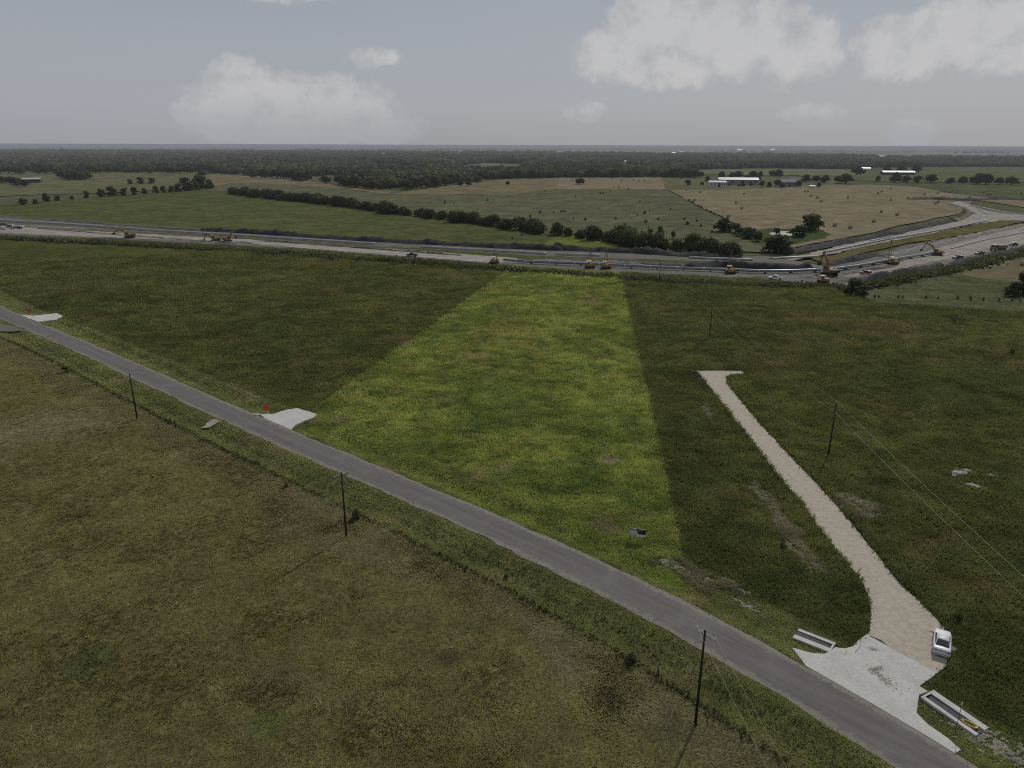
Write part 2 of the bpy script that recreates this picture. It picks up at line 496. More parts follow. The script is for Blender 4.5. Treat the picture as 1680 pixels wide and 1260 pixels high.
BIG = edge_line(10.6, -420, 30, 6.0) + edge_line(10.6, 31, 120, 4.0) + [(125, -20), (330, 60), (330, 200), G(1433, 497), G(1405, 478), G(1250, 458), G(1000, 446), G(840, 436), G(640, 421), G(420, 402), G(200, 390), G(0, 382), (-420, 500)]
NEARP = [tuple(map(float, on_road(x, -10.6))) for x in np.arange(-330, 90, 5.0)] + [(60, -40), (-330, -40)]

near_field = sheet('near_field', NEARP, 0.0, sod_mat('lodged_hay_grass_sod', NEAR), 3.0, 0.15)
big_field = sheet('grass_field', BIG, 0.004, sod_mat('dark_meadow_sod', FIELD), 4.0, 0.2)
plot = sheet('grass_plot', edge_line(10.7, -41.3, 26.5, 3.0) + [G(1137 - 133 * f, 984 - 548 * f) for f in (.12, .2, .3, .4, .5, .6, .7, .8, .9, 1.0)] + [G(870, 436)] + [G(870 - 390 * f, 436 + 264 * f) for f in (.2, .4, .6, .8, .93)], 0.012, sod_mat('bright_meadow_sod', PLOT), 4.0, 0.5)
verge_s = strip('grass_verge', -11.2, -HW + .1, 9, -330, 90, 2.0, sod_mat('roadside_verge_sod', VERGE), -0.012)
verge_p = strip('plot_verge', HW + .1, 11.2, 9, -46, 22.9, 1.0, sod_mat('bright_verge_sod', dict(PLOT, s=0.5)), 0.004)
bm = bmesh.new(); bm.from_mesh(verge_p.data)
PVP = [G(470, 705), G(480, 698), G(700, 560), G(1100, 800), G(1139, 984), G(1143, 1000), G(800, 860)]
bmesh.ops.delete(bm, geom=[f for f in bm.faces if not inside(np.array([f.calc_center_median().x]), np.array([f.calc_center_median().y]), PVP)[0]], context='FACES')
bm.to_mesh(verge_p.data); bm.free()
verge_n = strip('grass_verge', HW - .1, 11.2, 9, -330, 90, 2.0, sod_mat('roadside_verge_sod_north', dict(VERGE, a=(0.100, 0.116, 0.042), b=(0.125, 0.135, 0.05))), -0.012)

# ------------------------------------------------------------------ road
def road_mat():
    m, t = new_mat('worn_chipseal')
    pos = t.n('ShaderNodeNewGeometry').outputs['Position']
    # road-aligned stripes: distance across the road, from the same cubic
    sx = t.n('ShaderNodeSeparateXYZ', inp={0: pos})
    ax = t.vm('DOT_PRODUCT', pos, (0.655, 0.755, 0.0))
    al = t.vm('DOT_PRODUCT', pos, (0.755, -0.655, 0.0))
    st = t.n('ShaderNodeCombineXYZ', inp={0: t.math('MULTIPLY', ax, 1.1), 1: t.math('MULTIPLY', al, 0.03), 2: 0.0}).outputs[0]
    n1 = t.noise(st, 1.0, 4.0, 0.6)
    n2 = t.noise(pos, 0.25, 5.0, 0.6)
    n3 = t.noise(pos, 9.0, 4.0, 0.7)
    c = t.mix(t.ramp(n1, 0.35, 0.65), (0.118, 0.101, 0.097), (0.146, 0.127, 0.121))
    c = t.mix(t.math('MULTIPLY', t.ramp(n2, 0.48, 0.66), 0.6), c, (0.162, 0.146, 0.136))
    f = t.lin(n3, 0.3, 0.7, 0.8, 1.2)
    c = t.mix(1.0, c, t.n('ShaderNodeCombineColor', inp={0: f, 1: f, 2: f}).outputs[0], 'MULTIPLY')
    at = t.n('ShaderNodeAttribute', attribute_name='edge')
    sep = t.n('ShaderNodeSeparateColor', inp={0: at.outputs['Color']})
    wr = sep.outputs[1]                     # two wheel tracks a little darker and smoother
    c = t.mix(t.math('MULTIPLY', wr, 0.28), c, (0.088, 0.077, 0.076))
    e = t.math('ADD', sep.outputs[0], t.math('MULTIPLY', t.math('SUBTRACT', t.noise(pos, 1.2, 4.0, 0.7), 0.5), 0.9))
    c = t.mix(t.math('MULTIPLY', t.ramp(e, 0.66, 0.95), 0.75), c, (0.225, 0.200, 0.160))
    nrm = t.n('ShaderNodeBump', inp={'Strength': 0.3, 'Distance': 0.03, 'Height': n3}).outputs[0]
    return finish(m, t, bsdf(t, c, 0.88, 0, nrm, 0.25))
xs = np.arange(-520, 110, 1.0)
ds = np.linspace(-HW, HW, 13)
V, A = [], []
for x in xs:
    for k, d in enumerate(ds):
        dd = d + ((vn(x, 0, 1.7, 3 if k == 0 else 5) - .5) * .55 + (vn(x, 0, 9, 8 if k == 0 else 9) - .5) * .45 if k in (0, 12) else 0)
        X, Y = on_road(x, dd)
        V.append((X, Y, float(zprof(d)) + 0.03))
        a = abs(d)
        A.append((a / HW, max(0, 1 - abs(a - 1.0) / .5) + .7 * max(0, 1 - abs(a - 2.3) / .45), 0, 1))
Fc = [(i * 13 + k, (i + 1) * 13 + k, (i + 1) * 13 + k + 1, i * 13 + k + 1) for i in range(len(xs) - 1) for k in range(12)]
road = link('road', np_mesh('road', V, Fc, {'edge': A}, True), road_mat()); road['kind'] = 'structure'

def aggregate_mat(name, a, b, stain, sc=1.0, stain_w=0.5, bump=0.02):
    m, t = new_mat(name)
    pos = t.n('ShaderNodeNewGeometry').outputs['Position']
    n1 = t.noise(pos, 0.35 * sc, 5.0, 0.6, 0.3)
    n2 = t.noise(pos, 3.5 * sc, 6.0, 0.7)
    n3 = t.noise(t.vm('ADD', pos, (31, 7, 0)), 0.9 * sc, 6.0, 0.65, 0.8)
    c = t.mix(t.ramp(n1, 0.35, 0.65), a, b)
    f = t.lin(n2, 0.3, 0.7, 0.82, 1.15)
    c = t.mix(1.0, c, t.n('ShaderNodeCombineColor', inp={0: f, 1: f, 2: f}).outputs[0], 'MULTIPLY')
    c = t.mix(t.math('MULTIPLY', t.ramp(n3, 0.62, 0.74), stain_w), c, stain)
    nrm = t.n('ShaderNodeBump', inp={'Strength': 0.5, 'Distance': bump, 'Height': n2}).outputs[0]
    return finish(m, t, bsdf(t, c, 0.9, 0, nrm, 0.2))
def track_mat(name, a, b, rut, ang):
    m, t = new_mat(name)
    pos = t.n('ShaderNodeNewGeometry').outputs['Position']
    al = t.vm('DOT_PRODUCT', pos, (math.cos(ang), math.sin(ang), 0)); ac = t.vm('DOT_PRODUCT', pos, (-math.sin(ang), math.cos(ang), 0))
    st = t.n('ShaderNodeCombineXYZ', inp={0: t.math('MULTIPLY', al, 0.025), 1: t.math('MULTIPLY', ac, 0.75), 2: 0.0}).outputs[0]
    n1 = t.noise(st, 1.0, 5.0, 0.65, 0.25)
    n2 = t.noise(pos, 0.12, 5.0, 0.65)
    n3 = t.noise(pos, 1.3, 5.0, 0.7)
    c = t.mix(t.ramp(n2, 0.35, 0.65), a, b)
    c = t.mix(t.math('MULTIPLY', t.ramp(n1, 0.50, 0.62), 0.75), c, rut)
    f = t.lin(n3, 0.3, 0.7, 0.78, 1.18)
    c = t.mix(1.0, c, t.n('ShaderNodeCombineColor', inp={0: f, 1: f, 2: f}).outputs[0], 'MULTIPLY')
    nrm = t.n('ShaderNodeBump', inp={'Strength': 0.6, 'Distance': 0.2, 'Height': t.math('ADD', n1, t.math('MULTIPLY', n3, .4))}).outputs[0]
    return finish(m, t, bsdf(t, c, 0.92, 0, nrm, 0.2))
M_GRAVEL = track_mat('crushed_limestone', (0.382, 0.332, 0.262), (0.402, 0.350, 0.278), (0.378, 0.328, 0.259), R(91))
M_CONC = aggregate_mat('pale_concrete', (0.425, 0.410, 0.380), (0.475, 0.460, 0.430), (0.25, 0.24, 0.22), 0.9, 0.35)
M_SOIL = aggregate_mat('bare_limestone_soil', (0.33, 0.295, 0.235), (0.23, 0.20, 0.15), (0.14, 0.12, 0.085), 1.2, 0.9, 0.1)

drv = sheet('gravel_driveway', DRIVE, 0.05, M_GRAVEL, 0.7, 0.10, 5)

def slab(name, pts, zf, thick, mat, step=0.5):
    """concrete poured on the ground: a top sheet following zf(x, y) with real edges"""
    pp = densify(pts, step)
    bm = bmesh.new()
    vs = [bm.verts.new((p[0], p[1], 0)) for p in pp]
    es = [bm.edges.new((vs[i], vs[(i + 1) % len(vs)])) for i in range(len(vs))]
    bmesh.ops.triangle_fill(bm, use_beauty=True, edges=es, normal=(0, 0, 1))
    for f in bm.faces:
        if f.normal.z < 0: f.normal_flip()
    for v in bm.verts: v.co.z = zf(v.co.x, v.co.y)
    low = {v: bm.verts.new((v.co.x, v.co.y, v.co.z - thick)) for v in vs}
    for i in range(len(vs)):
        a, b = vs[i], vs[(i + 1) % len(vs)]
        bm.faces.new((a, b, low[b], low[a]))
    me = bpy.data.meshes.new(name); bm.to_mesh(me); bm.free()
    o = link(name, me, mat); o['kind'] = 'structure'
    return o
zap = lambda x, y: float(np.interp(float(rd(x, y)), [1.4, HW, 4.4, 11.0, 14.0], [0.345, 0.312, 0.25, 0.085, 0.085]))
apron = slab('concrete_apron', APRON, zap, 0.35, M_CONC)
A2 = [(-49.2, 138.9), (-46.8, 136.9), G(480, 699), G(500, 690), G(515, 686), G(521, 680), G(505, 675), G(488, 670), G(470, 673), G(447, 681), G(430, 683), G(416, 681), (-53.2, 142.4)]
A2 = [p for p in A2]
apron2 = slab('concrete_apron', [G(413, 680), G(430, 684)] + [tuple(map(float, on_road(x, HW + .05))) for x in (-54, -52, -50, -48, -46.5)] + [G(484, 699), G(500, 691), G(515, 686), G(521, 680), G(505, 675), G(488, 670), G(470, 673), G(447, 681)], zap, 0.35, M_CONC)
apron3 = slab('concrete_apron', [G(34, 517)] + [tuple(map(float, on_road(x, HW + .05))) for x in (-163, -160, -157, -154)] + [G(71, 528), G(92, 525), G(104, 519), G(94, 514), G(76, 516), G(55, 519)], zap, 0.35, M_CONC)
AP2P = [(v.co.x, v.co.y) for v in apron2.data.vertices][:0]
# side road joining from the left on the camera's side
SRP = [G(-60, 524), G(0, 532), G(24, 537), G(44, 544), G(20, 545), G(0, 545), G(-60, 546)]
sr = sheet('side_road', SRP, 0.262, aggregate_mat('side_road_gravel', (0.115, 0.108, 0.080), (0.14, 0.128, 0.10), (0.09, 0.09, 0.05), 0.6, 0.6), 2, 0.2)

# bare and stony patches beside the driveway and in the field
def patch(name, cx, cyy, rx, ry, rot, z, mat, seed):
    rr = random.Random(seed)
    pts = []
    ph = [rr.uniform(0, 6.28) for _ in range(4)]
    for k in range(40):
        a = 2 * PI * k / 40
        r = 1 + .22 * math.sin(3 * a + ph[0]) + .18 * math.sin(5 * a + ph[1]) + .12 * math.sin(9 * a + ph[2]) + rr.gauss(0, .06)
        x, y = rx * r * math.cos(a), ry * r * math.sin(a)
        pts.append((cx + x * math.cos(rot) - y * math.sin(rot), cyy + x * math.sin(rot) + y * math.cos(rot)))
    o = sheet(name, pts, z, mat, closed_raw=True)
    return pts
PATCHES = []
def stony(px, py, rx, ry, rot, n, seed):
    rr = random.Random(seed); bm = bmesh.new(); cx, cyy = G(px, py)
    for q in range(n):
        u, v = rr.gauss(0, rx * .5), rr.gauss(0, ry * .5)
        if vn(cx + u, cyy + v, .8, seed) < .38: continue
        x, y = cx + u * math.cos(rot) - v * math.sin(rot), cyy + u * math.sin(rot) + v * math.cos(rot)
        r = rr.uniform(.06, .26) * rr.uniform(.6, 1.2); ph = rr.random() * 6; asp = rr.uniform(.5, 1)
        z = float(zground(x, y)) + .035 + q * .00015
        c = bm.verts.new((x, y, z + r * .45))
        vs = [bm.verts.new((x + r * (1 + .3 * math.sin(2.3 * k + ph)) * math.cos(k * PI / 4), y + asp * r * (1 + .3 * math.cos(1.7 * k + ph)) * math.sin(k * PI / 4), z)) for k in range(8)]
        for k in range(8): bm.faces.new((vs[k], vs[(k + 1) % 8], c))
    me = bpy.data.meshes.new('stony_soil'); bm.to_mesh(me); bm.free()
    o = link('stony_soil', me, M_SOIL); o['kind'] = 'stuff'
    PATCHES.append([(cx + 1.0 * (rx * math.cos(a) * math.cos(rot) - ry * math.sin(a) * math.sin(rot)), cyy + 1.0 * (rx * math.cos(a) * math.sin(rot) + ry * math.sin(a) * math.cos(rot))) for a in [2 * PI * k / 24 for k in range(24)]])
for i, (px, py, rx, ry, rot, n) in enumerate([(1243, 803, 1.6, 3.6, .1, 240), (1262, 830, 1.0, 6.5, .05, 220), (1300, 900, 1.1, 8.0, .05, 200), (1160, 672, 1.2, 5.0, .2, 150), (1398, 822, 2.4, 3.2, .5, 200), (1440, 842, 2.4, 1.6, .2, 110),
                                           (1098, 924, 2.2, 1.2, -.5, 220), (1150, 947, 2.2, .9, -.6, 150), (1212, 968, 1.4, .7, -.6, 80), (1575, 772, 2.4, 1.6, .1, 70), (1597, 796, 2.0, 1.0, .1, 50),
                                           (1000, 757, 1.6, 1.6, 0, 60), (1640, 1222, 4.5, 1.4, -.8, 420), (1230, 995, 2.6, .8, -.8, 90), (1120, 935, 2.0, .7, -.5, 90), (1555, 1055, .6, 1.8, .1, 110)]):
    stony(px, py, rx, ry, rot, n, 30 + i)
gx, gy = G(345, 697)
GP = [G(330, 704), G(338, 697), G(347, 690), G(357, 688), G(362, 692), G(352, 698), G(344, 703)]
sheet('gravel_track', GP, 0.20, aggregate_mat('pale_track_gravel', (0.30, 0.27, 0.22), (0.24, 0.215, 0.17), (0.15, 0.14, 0.1), 1.0, 0.6), 0.6, 0.15, 9)

# ------------------------------------------------------------------ grass blades as real geometry
def blades(name, mat, test, count, r0, r1, size=(0.35, 0.75), width=0.055, k=5, lean=(0.3, 0.9), comb=0.0, half=0.84, fall=1.6, seed=1, hfun=None, spread=0.22, azc=0.0, gain=None):
    rs = np.random.default_rng(seed)
    # sample radius with pdf ~ r * r^-fall
    u = rs.random(count)
    e = 2 - fall
    r = (r0 ** e + u * (r1 ** e - r0 ** e)) ** (1 / e)
    az = azc + (rs.random(count) * 2 - 1) * half
    x, y = r * np.sin(az), r * np.cos(az)
    keep = test(x, y)
    x, y, r = x[keep], y[keep], r[keep]
    n = len(x)
    sc = np.clip((r / 90.0), .75, 9) ** 0.48
    clump = np.clip((vn(x, y, 2.2, 2) * .45 + vn(x, y, 5.5, 4) * .35 + vn(x, y, 14, 13) * .20 - .5) * 1.7 + .5, 0, 1)
    hs = (size[0] + (size[1] - size[0]) * np.clip(rs.random(n) * .6 + clump * .6, 0, 1.2)) * sc ** .5
    if hfun is not None: hs = hs * hfun(x, y)
    z = zground(x, y)
    flow = -.5 + (vn(x, y, 6, 1) - .5) * 2.6 + (vn(x, y, 2.6, 6) - .5) * 1.6
    X = np.repeat(x, k) + rs.normal(0, spread, n * k) * np.repeat(sc, k)
    Y = np.repeat(y, k) + rs.normal(0, spread, n * k) * np.repeat(sc, k)
    Z = np.repeat(z, k)
    N = n * k
    a = rs.random(N) * 2 * PI
    fa = np.repeat(flow, k) + rs.normal(0, .35, N)
    a = np.where(rs.random(N) < comb, fa, a)
    ln = rs.uniform(lean[0], lean[1], N)
    L = np.repeat(hs, k) * rs.uniform(.65, 1.25, N)
    W = width * np.repeat(sc, k) * rs.uniform(.7, 1.4, N)
    dx, dy = np.cos(a) * np.sin(ln), np.sin(a) * np.sin(ln)
    dz = np.cos(ln)
    wa = a + PI / 2 + rs.normal(0, .5, N)
    wx, wy = np.cos(wa) * W, np.sin(wa) * W
    V = np.empty((N, 4, 3), np.float32)
    V[:, 0] = np.stack([X - wx, Y - wy, Z - .03], 1)
    V[:, 1] = np.stack([X + wx, Y + wy, Z - .03], 1)
    V[:, 2] = np.stack([X + wx * .75 + dx * L * .55, Y + wy * .75 + dy * L * .55, Z + dz * L * .62], 1)
    V[:, 3] = np.stack([X + dx * L, Y + dy * L, Z + dz * L * .95], 1)
    tint = np.repeat(np.clip(.5 * rs.random(n) + .55 * (clump - .5) * 1.6 + .25, 0, 1), k) * .75 + rs.random(N) * .25
    dry = np.repeat(rs.random(n) * .7 + .3 * vn(x, y, 16, 9), k)
    A = np.empty((N, 4, 4), np.float32)
    A[:, :, 0] = tint[:, None]; A[:, :, 2] = dry[:, None]; A[:, :, 3] = 1
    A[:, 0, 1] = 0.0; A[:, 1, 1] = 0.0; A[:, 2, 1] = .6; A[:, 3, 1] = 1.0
    idx = np.arange(N)[:, None] * 4
    Fc = np.concatenate([idx + np.array([[0, 1, 2]]), idx + np.array([[0, 2, 3]])])
    o = link(name, np_mesh(name, V.reshape(-1, 3), Fc, {'gc': A.reshape(-1, 4)}), mat)
    o['kind'] = 'stuff'
    print(name, n, 'tufts')
    return o

def grow(poly, m):
    """polygon pushed outward by m"""
    n = len(poly)
    area = sum(poly[i][0] * poly[(i + 1) % n][1] - poly[(i + 1) % n][0] * poly[i][1] for i in range(n))
    sg = 1 if area > 0 else -1
    out = []
    for i in range(n):
        a, b, c = poly[i - 1], poly[i], poly[(i + 1) % n]
        tx, ty = c[0] - a[0], c[1] - a[1]
        L = math.hypot(tx, ty) or 1
        out.append((b[0] + sg * ty / L * m, b[1] - sg * tx / L * m))
    return out
AP2 = [G(413, 680), G(430, 684), (-54, 142.6), (-46.5, 136.2), G(484, 699), G(500, 691), G(515, 686), G(521, 680), G(505, 675), G(488, 670), G(470, 673), G(447, 681)]
AP3 = [G(34, 517), (-164, 234.5), (-154, 226), G(71, 528), G(92, 525), G(104, 519), G(94, 514), G(76, 516), G(55, 519)]
CUL_A = [(33.0, 71.2), (34.9, 73.4), (38.1, 70.6), (36.3, 68.2)]
CUL_B = [(42.9, 61.2), (44.9, 62.4), (47.7, 57.2), (45.5, 55.9)]
HARD = [grow(DRIVE, .1), grow(APRON, .1), AP2, AP3, CUL_A, CUL_B]
def free(x, y):
    ok = np.ones(x.shape, bool)
    for p in HARD: ok &= ~inside(x, y, p)
    for i, p in enumerate(PATCHES):
        ok &= ~(inside(x, y, p) & (vn(x, y, .9, 12 + i) < .52))
    return ok
def band(x, y):
    d = rd(x, y)
    return d > -15.5 - 9 * (vn(x, y, 17, 21) - .35) - 3 * (vn(x, y, 4, 22) - .5)
def t_near(x, y): return (rd(x, y) < -10.4) & ~band(x, y)
def t_band(x, y): return (rd(x, y) < -10.4) & band(x, y)
DRYP = [[G(1226, 790), G(1245, 792), G(1268, 820), G(1290, 850), G(1330, 905), G(1352, 940), G(1335, 945), G(1300, 900), G(1265, 850), G(1240, 818)], [G(1368, 805), G(1395, 808), G(1430, 825), G(1475, 838), G(1470, 850), G(1420, 848), G(1385, 838)], [G(1150, 655), G(1160, 660), G(1172, 685), G(1163, 690)], [G(1075, 905), G(1120, 910), G(1160, 940), G(1225, 965), G(1225, 982), G(1160, 962), G(1100, 940), G(1068, 925)]]
def t_dry(x, y):
    r = np.zeros(x.shape, bool)
    for p in DRYP: r |= inside(x + 2.2 * (vn(x, y, 2.2, 31) - .5), y + 4 * (vn(x, y, 3, 32) - .5), p)
    return r & (vn(x, y, 1.3, 33) > .25)
def t_vs(x, y):
    d = rd(x, y); return (d > -10.6) & (d < -HW - .05) & ~inside(x, y, GP) & ~inside(x, y, SRP)
def t_vn(x, y):
    d = rd(x, y); return (d < 10.8) & (d > HW + .1) & free(x, y) & ~inside(x, y, PLOTP)
def t_vp(x, y):
    d = rd(x, y); return (d < 10.8) & (d > HW + .1) & free(x, y) & inside(x, y, PLOTP)
WEEDLINE = [G(px, py) for px, py in ((-300, 378), (0, 389), (200, 400), (420, 409), (640, 428), (840, 440), (1000, 452), (1250, 466), (1420, 490))]
def t_big(x, y): return (rd(x, y) > 10.4) & inside(x, y, BIG) & free(x, y)
def t_plot(x, y): return t_big(x, y) & inside(x, y, PLOTP) & ~t_dry(x, y)
def t_dryg(x, y): return (rd(x, y) > HW + 1) & free(x, y) & t_dry(x, y)
def t_fld(x, y): return t_big(x, y) & ~inside(x, y, PLOTP) & ~t_dry(x, y)
def h_field(x, y):
    """taller weeds along the driveway's left edge, shorter turf along the road and right of the apron"""
    d = rd(x, y)
    s = np.where((np.abs(x - 45.6) < 2.2) & (y > 76), 1.2, 1.0)
    s = s * np.clip(.45 + (d - 10) / 22, .45, 1.0)
    return s

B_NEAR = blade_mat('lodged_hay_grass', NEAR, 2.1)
B_VERGE = blade_mat('roadside_grass', VERGE, 2.7)
B_FIELD = blade_mat('dark_meadow_grass', FIELD, 2.6)
B_PLOT = blade_mat('bright_meadow_grass', PLOT, 2.75)
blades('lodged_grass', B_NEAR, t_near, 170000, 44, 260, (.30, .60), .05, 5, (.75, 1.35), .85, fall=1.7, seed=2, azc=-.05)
blades('lodged_grass', blade_mat('lodged_straw_grass', BAND, 1.85), t_band, 300000, 44, 260, (.30, .65), .05, 5, (.75, 1.35), .9, fall=1.6, seed=12, azc=-.05)
blades('dry_grass', blade_mat('pale_dry_grass', DRYG, 1.9), t_dryg, 520000, 60, 180, (.25, .55), .045, 4, (.3, 1.1), .3, fall=1.5, seed=13, azc=.45, half=.4)
blades('verge_grass', B_VERGE, t_vs, 560000, 46, 330, (.10, .30), .05, 5, (.3, 1.0), .2, fall=1.5, seed=3)
blades('verge_grass', B_VERGE, t_vn, 560000, 46, 330, (.10, .30), .05, 5, (.3, 1.0), .2, fall=1.5, seed=4)
blades('meadow_grass', B_FIELD, t_fld, 480000, 55, 420, (.40, .85), .05, 5, (.25, .95), .35, fall=1.42, seed=5, hfun=h_field)
blades('verge_grass', B_PLOT, t_vp, 330000, 75, 200, (.10, .32), .05, 5, (.3, 1.0), .2, fall=1.5, seed=14)
blades('plot_grass', B_PLOT, t_plot, 480000, 70, 400, (.40, .80), .05, 5, (.25, .95), .35, fall=1.4, seed=6, hfun=h_field)


# ------------------------------------------------------------------ sky
def build_world():
    w = bpy.data.worlds.new('World'); SC.world = w
    w.use_nodes = True
    w.node_tree.nodes.clear()
    t = NT(w.node_tree)
    K = 0.08
    sky = t.n('ShaderNodeTexSky', sky_type='NISHITA', sun_disc=False, sun_elevation=SUN_EL, sun_rotation=SUN_AZ, altitude=200.0, air_density=1.0, dust_density=2.0, ozone_density=1.0)
    dirv = t.vm('NORMALIZE', t.n('ShaderNodeTexCoord').outputs['Generated'])
    sx = t.n('ShaderNodeSeparateXYZ', inp={0: dirv})
    az = t.math('ARCTAN2', sx.outputs[0], sx.outputs[1])
    el = t.math('ARCSINE', sx.outputs[2])
    # thin hazy overcast veil over the clear sky
    cr = t.n('ShaderNodeValToRGB', inp={0: t.lin(el, 0.0, 0.45, 0, 1)})
    e = cr.color_ramp.elements
    e[0].position, e[0].color = 0.0, (0.318, 0.332, 0.360, 1)
    e[1].position, e[1].color = 1.0, (0.262, 0.304, 0.356, 1)
    for p, c in ((0.10, (0.355, 0.372, 0.408, 1)), (0.24, (0.348, 0.374, 0.414, 1)), (0.42, (0.308, 0.344, 0.392, 1))):
        k = e.new(p); k.color = c
    veil = cr.outputs[0]
    big = t.noise(t.vm('MULTIPLY', dirv, (3.0, 3.0, 9.0)), 1.0, 4.0, 0.55)
    veil = t.mix(t.math('MULTIPLY', t.ramp(big, 0.4, 0.68), 0.45), veil, (0.355, 0.372, 0.408))
    col = t.mix(0.93, t.scale(sky.outputs[0], K), veil)
    # cumulus heads
    uv = t.n('ShaderNodeCombineXYZ', inp={0: az, 1: el, 2: 0.0}).outputs[0]
    warp = t.vm('SUBTRACT', t.n('ShaderNodeTexNoise', inp={'Vector': uv, 'Scale': 26.0, 'Detail': 5.0, 'Roughness': 0.6}).outputs[1], (0.5, 0.5, 0.5))
    uvw = t.vm('ADD', uv, t.scale(warp, 0.030))
    blobs = [(400, 155, 75, 58, 1), (345, 185, 60, 45, .9), (465, 168, 90, 50, .95), (560, 172, 90, 52, .9), (620, 205, 80, 40, .7), (480, 205, 190, 40, .75),
             (1005, 92, 75, 50, 1), (1080, 50, 95, 62, 1.1), (1165, 62, 100, 68, 1.1), (1245, 62, 85, 62, 1), (1290, 98, 60, 46, .9), (1338, 85, 48, 56, .8), (1120, 108, 160, 36, .9),
             (1455, 78, 55, 48, 1), (1562, 50, 62, 52, 1.05), (1510, 88, 95, 38, .9), (1645, 52, 64, 50, 1), (1705, 45, 80, 60, 1), (1610, 88, 110, 36, .9),
             (612, 92, 52, 18, .55), (960, 183, 42, 17, .62), (1498, 216, 36, 20, .75), (1335, 186, 60, 17, .5), (465, -4, 80, 9, .4), (1950, 130, 150, 60, .9), (760, -160, 260, 80, 1), (1500, -220, 300, 90, 1), (150, -260, 300, 90, 1)]
    acc = None
    for px, py, rx, ry, wgt in blobs:
        a0, e0 = sky_dir(px, py)
        q = t.vm('MULTIPLY', t.vm('SUBTRACT', uvw, (a0, e0, 0)), (F / rx * 1.02, F / ry * 1.03, 0))
        v = t.math('MULTIPLY_ADD', t.vm('LENGTH', q), -wgt, wgt)
        acc = v if acc is None else t.math('SMOOTH_MAX', acc, v, 0.12)
    det = t.n('ShaderNodeTexNoise', inp={'Vector': uv, 'Scale': 75.0, 'Detail': 8.0, 'Roughness': 0.6}).outputs[0]
    fld = t.math('ADD', acc, t.math('MULTIPLY', t.math('SUBTRACT', det, 0.5), 0.46))
    al = t.math('MULTIPLY', t.ramp(fld, 0.0, 0.26), 0.72)
    shade = t.noise(t.vm('ADD', uv, (0.008, 0.012, 0)), 30.0, 6.0, 0.6)
    cc = t.mix(t.ramp(t.math('ADD', shade, t.math('MULTIPLY', fld, 0.35)), 0.40, 0.80), (0.400, 0.408, 0.432), (0.575, 0.568, 0.566))
    cc = t.mix(t.ramp(el, 0.0, 0.075), (0.375, 0.385, 0.415), cc)
    col = t.mix(al, col, cc)
    bg = t.n('ShaderNodeBackground', inp={0: t.scale(col, 1.0 / K), 1: K})
    out = t.n('ShaderNodeOutputWorld')
    t.t.links.new(bg.outputs[0], out.inputs[0])
    w.cycles.sampling_method = 'MANUAL'
    w.cycles.sample_map_resolution = 512
build_world()

# ------------------------------------------------------------------ far fields (sheets lying on the plain)
def far(name, px, z, P, step=25, jit=1.5, seed=2):
    return sheet(name, GL(px), z, sod_mat(name + '_sod', P), step, jit, seed)
far('back_meadow', [(-260, 352), (0, 352), (200, 372), (420, 383), (640, 396), (840, 405), (1000, 410), (1190, 420), (1205, 412), (1080, 402), (1000, 391), (870, 374), (700, 349), (560, 331), (430, 319), (330, 311), (180, 319), (30, 334), (-260, 352)][:-1], 0.01, BACK)
far('grey_pasture', [(1205, 412), (1080, 402), (1000, 391), (870, 374), (700, 349), (560, 331), (430, 319), (340, 311), (380, 300), (470, 303), (640, 318), (760, 318), (840, 318), (945, 306), (1000, 300), (1080, 309), (1120, 325), (1190, 362), (1260, 392), (1290, 415)], 0.02, PAST)
far('tan_rise', [(380, 300), (340, 309), (300, 296), (330, 286), (420, 289), (470, 291), (545, 303), (640, 312), (640, 318), (470, 303)], 0.05, TANP)
far('tan_rise', [(640, 318), (740, 318), (840, 318), (920, 310), (915, 291), (830, 294), (760, 302), (700, 310)], 0.05, TANP, seed=5)
far('hay_stubble', [(1095, 312), (1250, 310), (1370, 303), (1430, 303), (1500, 306), (1600, 325), (1590, 340), (1570, 350), (1500, 366), (1400, 387), (1330, 400), (1285, 412), (1262, 392), (1190, 361), (1120, 324)], 0.06, HAY)
far('hay_stubble', [(915, 310), (1000, 310), (1095, 311), (1085, 290), (1000, 291), (915, 291)], 0.06, HAY, seed=7)
far('ranch_yard', [(1095, 312), (1250, 310), (1370, 303), (1380, 296), (1300, 290), (1190, 292), (1085, 291)], 0.07, dict(MEADOW, s=1.5))
far('left_meadow', [(-300, 330), (0, 322), (100, 318), (180, 316), (330, 308), (345, 288), (300, 282), (190, 284), (100, 286), (0, 292), (-300, 296)], 0.04, MEADOW)
far('green_field', [(1490, 306), (1600, 324), (1700, 332), (1900, 340), (1900, 300), (1680, 302), (1460, 300), (1330, 296), (1400, 303)], 0.03, dict(MEADOW, a=(.085, .10, .045), b=(.10, .112, .05)))
far('green_field', [(1330, 293), (1470, 299), (1700, 299), (1900, 300), (1900, 274), (1680, 274), (1495, 274), (1440, 281), (1300, 285)], 0.05, dict(MEADOW, a=(.10, .118, .056), b=(.118, .13, .062), c=(.09, .11, .05)), seed=3)
far('tan_strip', [(1500, 320), (1560, 318), (1690, 326), (1800, 332), (1800, 352), (1680, 340), (1600, 328), (1560, 326)], 0.08, HAY, seed=4)
far('olive_strip', [(1290, 416), (1330, 424), (1345, 432), (1425, 413), (1525, 392), (1610, 380), (1690, 363), (1800, 345), (1800, 335), (1690, 356), (1610, 366), (1520, 384), (1440, 399), (1360, 418), (1270, 428)], 0.03, OLIVE)
far('green_pasture', [(1440, 470), (1433, 497), (1680, 602), (2100, 720), (2300, 560), (1900, 425), (1690, 410), (1560, 440), (1480, 458)], 0.03, RIGHTP)
